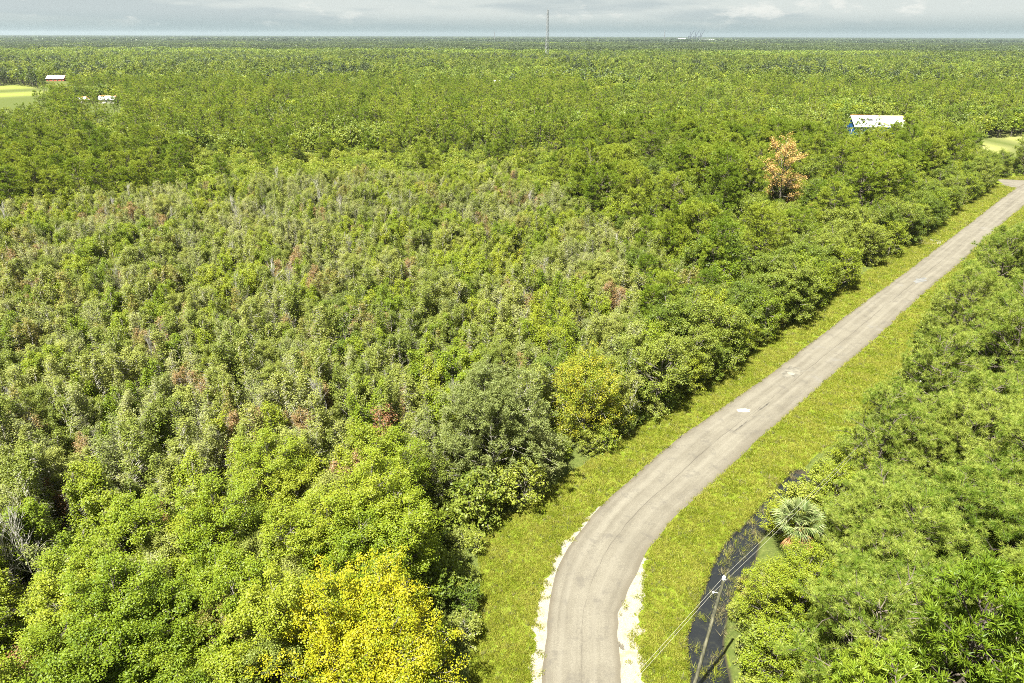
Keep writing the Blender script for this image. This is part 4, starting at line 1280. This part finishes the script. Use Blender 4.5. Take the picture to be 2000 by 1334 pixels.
# ------------------------------------------------------------------ buildings
WHITE = simple('white_metal_roof', (.55, .56, .58), .45, .4, .0, .04, .5); BLUE = simple('blue_metal_wall', (.018, .085, .25), .5, .4, 0, .08, .8)
RED = simple('red_brown_wall', (.36, .10, .06), .8, .2, 0, .12, .5); CREAM = simple('pale_wall', (.6, .57, .5), .8, .2, 0, .08, .5)
GLASS = simple('dark_window', (.03, .035, .04), .1, .6, 0, .1, 1); TRIM = simple('orange_roof_trim', (.60, .20, .06), .6, .3, 0, .1, 1); GREYM = simple('grey_vent', (.22, .22, .22), .6, .3, 0, .1, 1)
def house(name, cx, cy_, w, d, eave, ridge, rz, wallm, roofm, label, cat, trim=None, vents=0, wins=4, ribs=0):
    root = empty(name, (cx, cy_, 0), rz); tag(root, label, cat)
    # walls as one closed shell with gables at both ends (ridge along local x)
    x, y = w / 2, d / 2
    wall = MB()
    wall.add([(-x, -y, 0), (x, -y, 0), (x, y, 0), (-x, y, 0), (-x, -y, eave), (x, -y, eave), (x, y, eave), (-x, y, eave), (-x, 0, ridge), (x, 0, ridge)], [[0, 1, 5, 4], [2, 3, 7, 6]], .5)
    wall.add([(-x, -y, 0), (-x, -y, eave), (-x, 0, ridge), (-x, y, eave), (-x, y, 0)], [[0, 1, 2, 3, 4]], .5)
    wall.add([(x, -y, 0), (x, -y, eave), (x, 0, ridge), (x, y, eave), (x, y, 0)], [[4, 3, 2, 1, 0]], .5)
    link('wall', wall.mesh('wall', wallm), root)
    ov = .5; sl = (ridge - eave) / y
    for s in (-1, 1):
        r_ = MB(); e = (y + ov); ze = eave - sl * ov
        a = [(-x - ov, s * e, ze + .05), (x + ov, s * e, ze + .05), (x + ov, 0, ridge + .05), (-x - ov, 0, ridge + .05)]
        b = [(p[0], p[1], p[2] + .18) for p in a]
        r_.add(a + b, [[0, 1, 2, 3], [4, 5, 6, 7], [0, 1, 5, 4], [1, 2, 6, 5], [2, 3, 7, 6], [3, 0, 4, 7]], .5)
        ro = link('roof', r_.mesh('roof', roofm), root)
        if ribs:
            rb = MB()
            for i in range(ribs):
                xx = -x - ov + (w + 2 * ov) * (i + .5) / ribs
                rb.tube([(xx, s * e, ze + .25), (xx, s * .05, ridge + .25)], [.05, .05], 4)
            o = link('rib', rb.mesh('roof_ribs', roofm), ro); o['kind'] = 'stuff'
        if s < 0 and vents:
            for i in range(vents):
                vx = -x + w * (.17 + .145 * i + .02); fy = -y * .48; fz = ridge - sl * abs(fy)
                v = MB(); v.box((vx, fy, fz + .55), (1.7, 1.2, .9)); v.box((vx, fy, fz + 1.08), (2.2, 1.7, .14))
                link('roof_vent', v.mesh('roof_vent', GREYM), ro)
    if trim:
        t = MB(); t.tube([(-x - ov, .25, ridge + .34), (x + ov, .25, ridge + .34)], [.22, .22], 5)
        link('ridge_cap', t.mesh('ridge_cap', trim), root)
        t = MB(); t.tube([(x + ov + .1, -y - ov, eave - sl * ov + .2), (x + ov + .1, 0, ridge + .2)], [.2, .2], 5)
        link('trim', t.mesh('gable_trim', trim), root)
    for i in range(wins):
        wx = -x + w * (i + .5) / wins
        f = MB(); f.box((wx, -y - .04, eave * .5), (1.3, .12, 1.5)); fo = link('window', f.mesh('window', CREAM), root)
        p = MB(); p.box((wx, -y - .12, eave * .5), (1.0, .06, 1.2)); link('pane', p.mesh('pane', GLASS), fo)
    for i in range(2):
        wy = -y + d * (i + .75) / 2.5
        f = MB(); f.box((-x - .04, wy, 1.9), (.12, 1.5, 2.2)); fo = link('window', f.mesh('window', CREAM), root)
        p = MB(); p.box((-x - .12, wy, 1.9), (.06, 1.1, 1.8)); link('pane', p.mesh('pane', GLASS), fo)
    return root
bx_, by_ = G(1712, 227, 8.6)
house('barn', bx_, by_, 25, 15, 4.3, 8.6, R_(-4), BLUE, WHITE, 'long blue metal barn with bright white roof and two roof vents', 'barn', TRIM, 2, 4, 24)
hx, hy = G(110, 148, 5.2)
house('farmhouse', hx, hy, 17, 11, 2.8, 5.2, R_(10), RED, WHITE, 'red walled farmhouse with white roof beyond the left field', 'house', TRIM, 0, 4)
hx, hy = G(210, 188, 4.6)
house('cottage', hx, hy, 11, 8, 2.6, 4.6, R_(6), CREAM, WHITE, 'white roofed house among trees, right of the small shed', 'house', TRIM, 0, 3)
hx, hy = G(160, 190, 4.0)
house('shed', hx, hy, 5, 7, 2.4, 4.0, R_(60), CREAM, WHITE, 'small white roofed shed left of the white roofed house', 'shed', TRIM, 0, 1)
hx, hy = G(971, 157, 5.5)
house('cottage', hx, hy, 6, 6, 3.0, 5.5, R_(20), CREAM, WHITE, 'tiny white house showing through the woods below the mast', 'house', None, 0, 2)

# ------------------------------------------------------------------ masts
GALV = simple('mast_steel', (.19, .195, .20), .6, .3, .0, .15, .3)
def lattice(name, px, ptop, dist, w0, w1, th, label, seg=26, gear=True):
    d = ray(px, ptop); s = dist / d[1]; x, y = d[0] * s, d[1] * s; H = CAM_H + d[2] * s
    root = empty(name, (x, y, 0)); tag(root, label, 'mast')
    def leg(k, z):
        r_ = w0 + (w1 - w0) * z / H; a = k * 2.0944 + .4
        return np.array([math.cos(a) * r_, math.sin(a) * r_, z])
    for k in range(3):
        m = MB(); m.tube([leg(k, 0), leg(k, H * .95)], [th, th * .8], 5); link('leg', m.mesh('mast_leg', GALV), root)
    m = MB()
    for i in range(seg):
        z0, z1 = H * .95 * i / seg, H * .95 * (i + 1) / seg
        for k in range(3):
            m.bar(leg(k, z0), leg((k + 1) % 3, z1), th * .6); m.bar(leg((k + 1) % 3, z0), leg(k, z1), th * .6); m.bar(leg(k, z1), leg((k + 1) % 3, z1), th * .6)
    o = link('bracing', m.mesh('mast_bracing', GALV), root); o['kind'] = 'stuff'
    m = MB(); m.tube([(0, 0, H * .93), (0, 0, H)], [th * .6, th * .3], 5); link('antenna', m.mesh('antenna', GALV), root)
    if gear:
        for k in range(3):
            a = k * 2.0944; m = MB(); c_ = np.array([math.cos(a) * 1.9, math.sin(a) * 1.9, H * .955])
            m.box(c_, (.5, .5, 2.6)); m.bar((0, 0, H * .95), c_, .12); link('panel_antenna', m.mesh('panel_antenna', GALV), root)
        m = MB(); m.tube([(-1.2, -1.4, H * .9), (-1.2, -2.1, H * .9)], [1.0, .9], 12); link('dish', m.mesh('dish', GALV), root)
lattice('lattice_mast', 1070, 14, 1450, 4.4, 1.5, .27, 'tall grey lattice mast rising above the woods against the sky', 15)
lattice('radio_mast', 966, 61, 5200, 2.5, 2.0, .5, 'thin distant mast on the horizon left of the tall lattice mast', 12, False)
lattice('radio_mast', 1299, 57, 5200, 2.5, 2.0, .5, 'thin distant mast on the horizon left of the cranes', 12, False)
# port far off
PORTW = simple('far_white_cladding', (.34, .36, .37), .7, .2, 0, .05, .02); CR = simple('crane_steel', (.06, .075, .10), .6, .3, 0, .1, .1)
def port():
    D = 6500.0
    for i, (px, lb) in enumerate(((1347, 'leftmost of the three raised port cranes on the horizon'), (1357, 'middle one of the three raised port cranes on the horizon'), (1367, 'rightmost of the three raised port cranes on the horizon'))):
        d = ray(px, 73); s = D / d[1]; root = empty('harbour_crane', (d[0] * s, D, 0)); tag(root, lb, 'crane')
        m = MB()
        for a in (-9, 9):
            for b in (-9, 9): m.bar((a, b, 0), (a, b, 42), 1.6)
        m.bar((-9, -9, 30), (9, -9, 30), 1.4); m.bar((-9, 9, 30), (9, 9, 30), 1.4); m.box((0, 0, 44), (24, 22, 5)); link('portal', m.mesh('crane_portal', CR), root)
        m = MB(); m.bar((6, 0, 44), (34, 0, 96), 3.2); link('boom', m.mesh('crane_boom', CR), root)
        m = MB(); m.bar((0, 0, 44), (4, 0, 78), 2.6); m.bar((4, 0, 72), (22, 0, 72), .7); link('mast', m.mesh('crane_mast', CR), root)
    for px, w, h, lb in ((1331, 62, 26, 'long pale warehouse on the horizon left of the cranes'), (1381, 130, 20, 'long low white warehouse on the horizon right of the cranes')):
        d = ray(px, 73); s = 6300 / d[1]; root = empty('warehouse', (d[0] * s, 6300, 0)); tag(root, lb, 'warehouse')
        m = MB(); m.box((0, 0, h / 2), (w, 40, h)); link('wall', m.mesh('warehouse_wall', PORTW), root)
        m = MB(); m.add([(-w / 2 - 1, -21, h), (w / 2 + 1, -21, h), (w / 2 + 1, 0, h + 4), (-w / 2 - 1, 0, h + 4), (w / 2 + 1, 21, h), (-w / 2 - 1, 21, h)], [[0, 1, 2, 3], [3, 2, 4, 5]], .5)
        link('roof', m.mesh('warehouse_roof', PORTW), root)
port()

# ------------------------------------------------------------------ haze: one closed box of thin even air
hz = MB(); hz.box((0, 10050, 51), (42600, 21700, 106)); 
hm = bpy.data.materials.new('thin_air'); hm.use_nodes = True; hn = hm.node_tree.nodes; hn.clear()
ho = hn.new('ShaderNodeOutputMaterial'); hv_ = hn.new('ShaderNodeVolumePrincipled')
hv_.inputs['Color'].default_value = (.74, .86, .93, 1); hv_.inputs['Density'].default_value = 5.0e-5; hv_.inputs['Anisotropy'].default_value = 0.5
hm.node_tree.links.new(hv_.outputs[0], ho.inputs['Volume'])
tag(link('haze', hz.mesh('haze', hm)), kind='stuff')
print('objects', len(bpy.data.objects), 'tris unique', sum(len(m.polygons) for m in bpy.data.meshes))
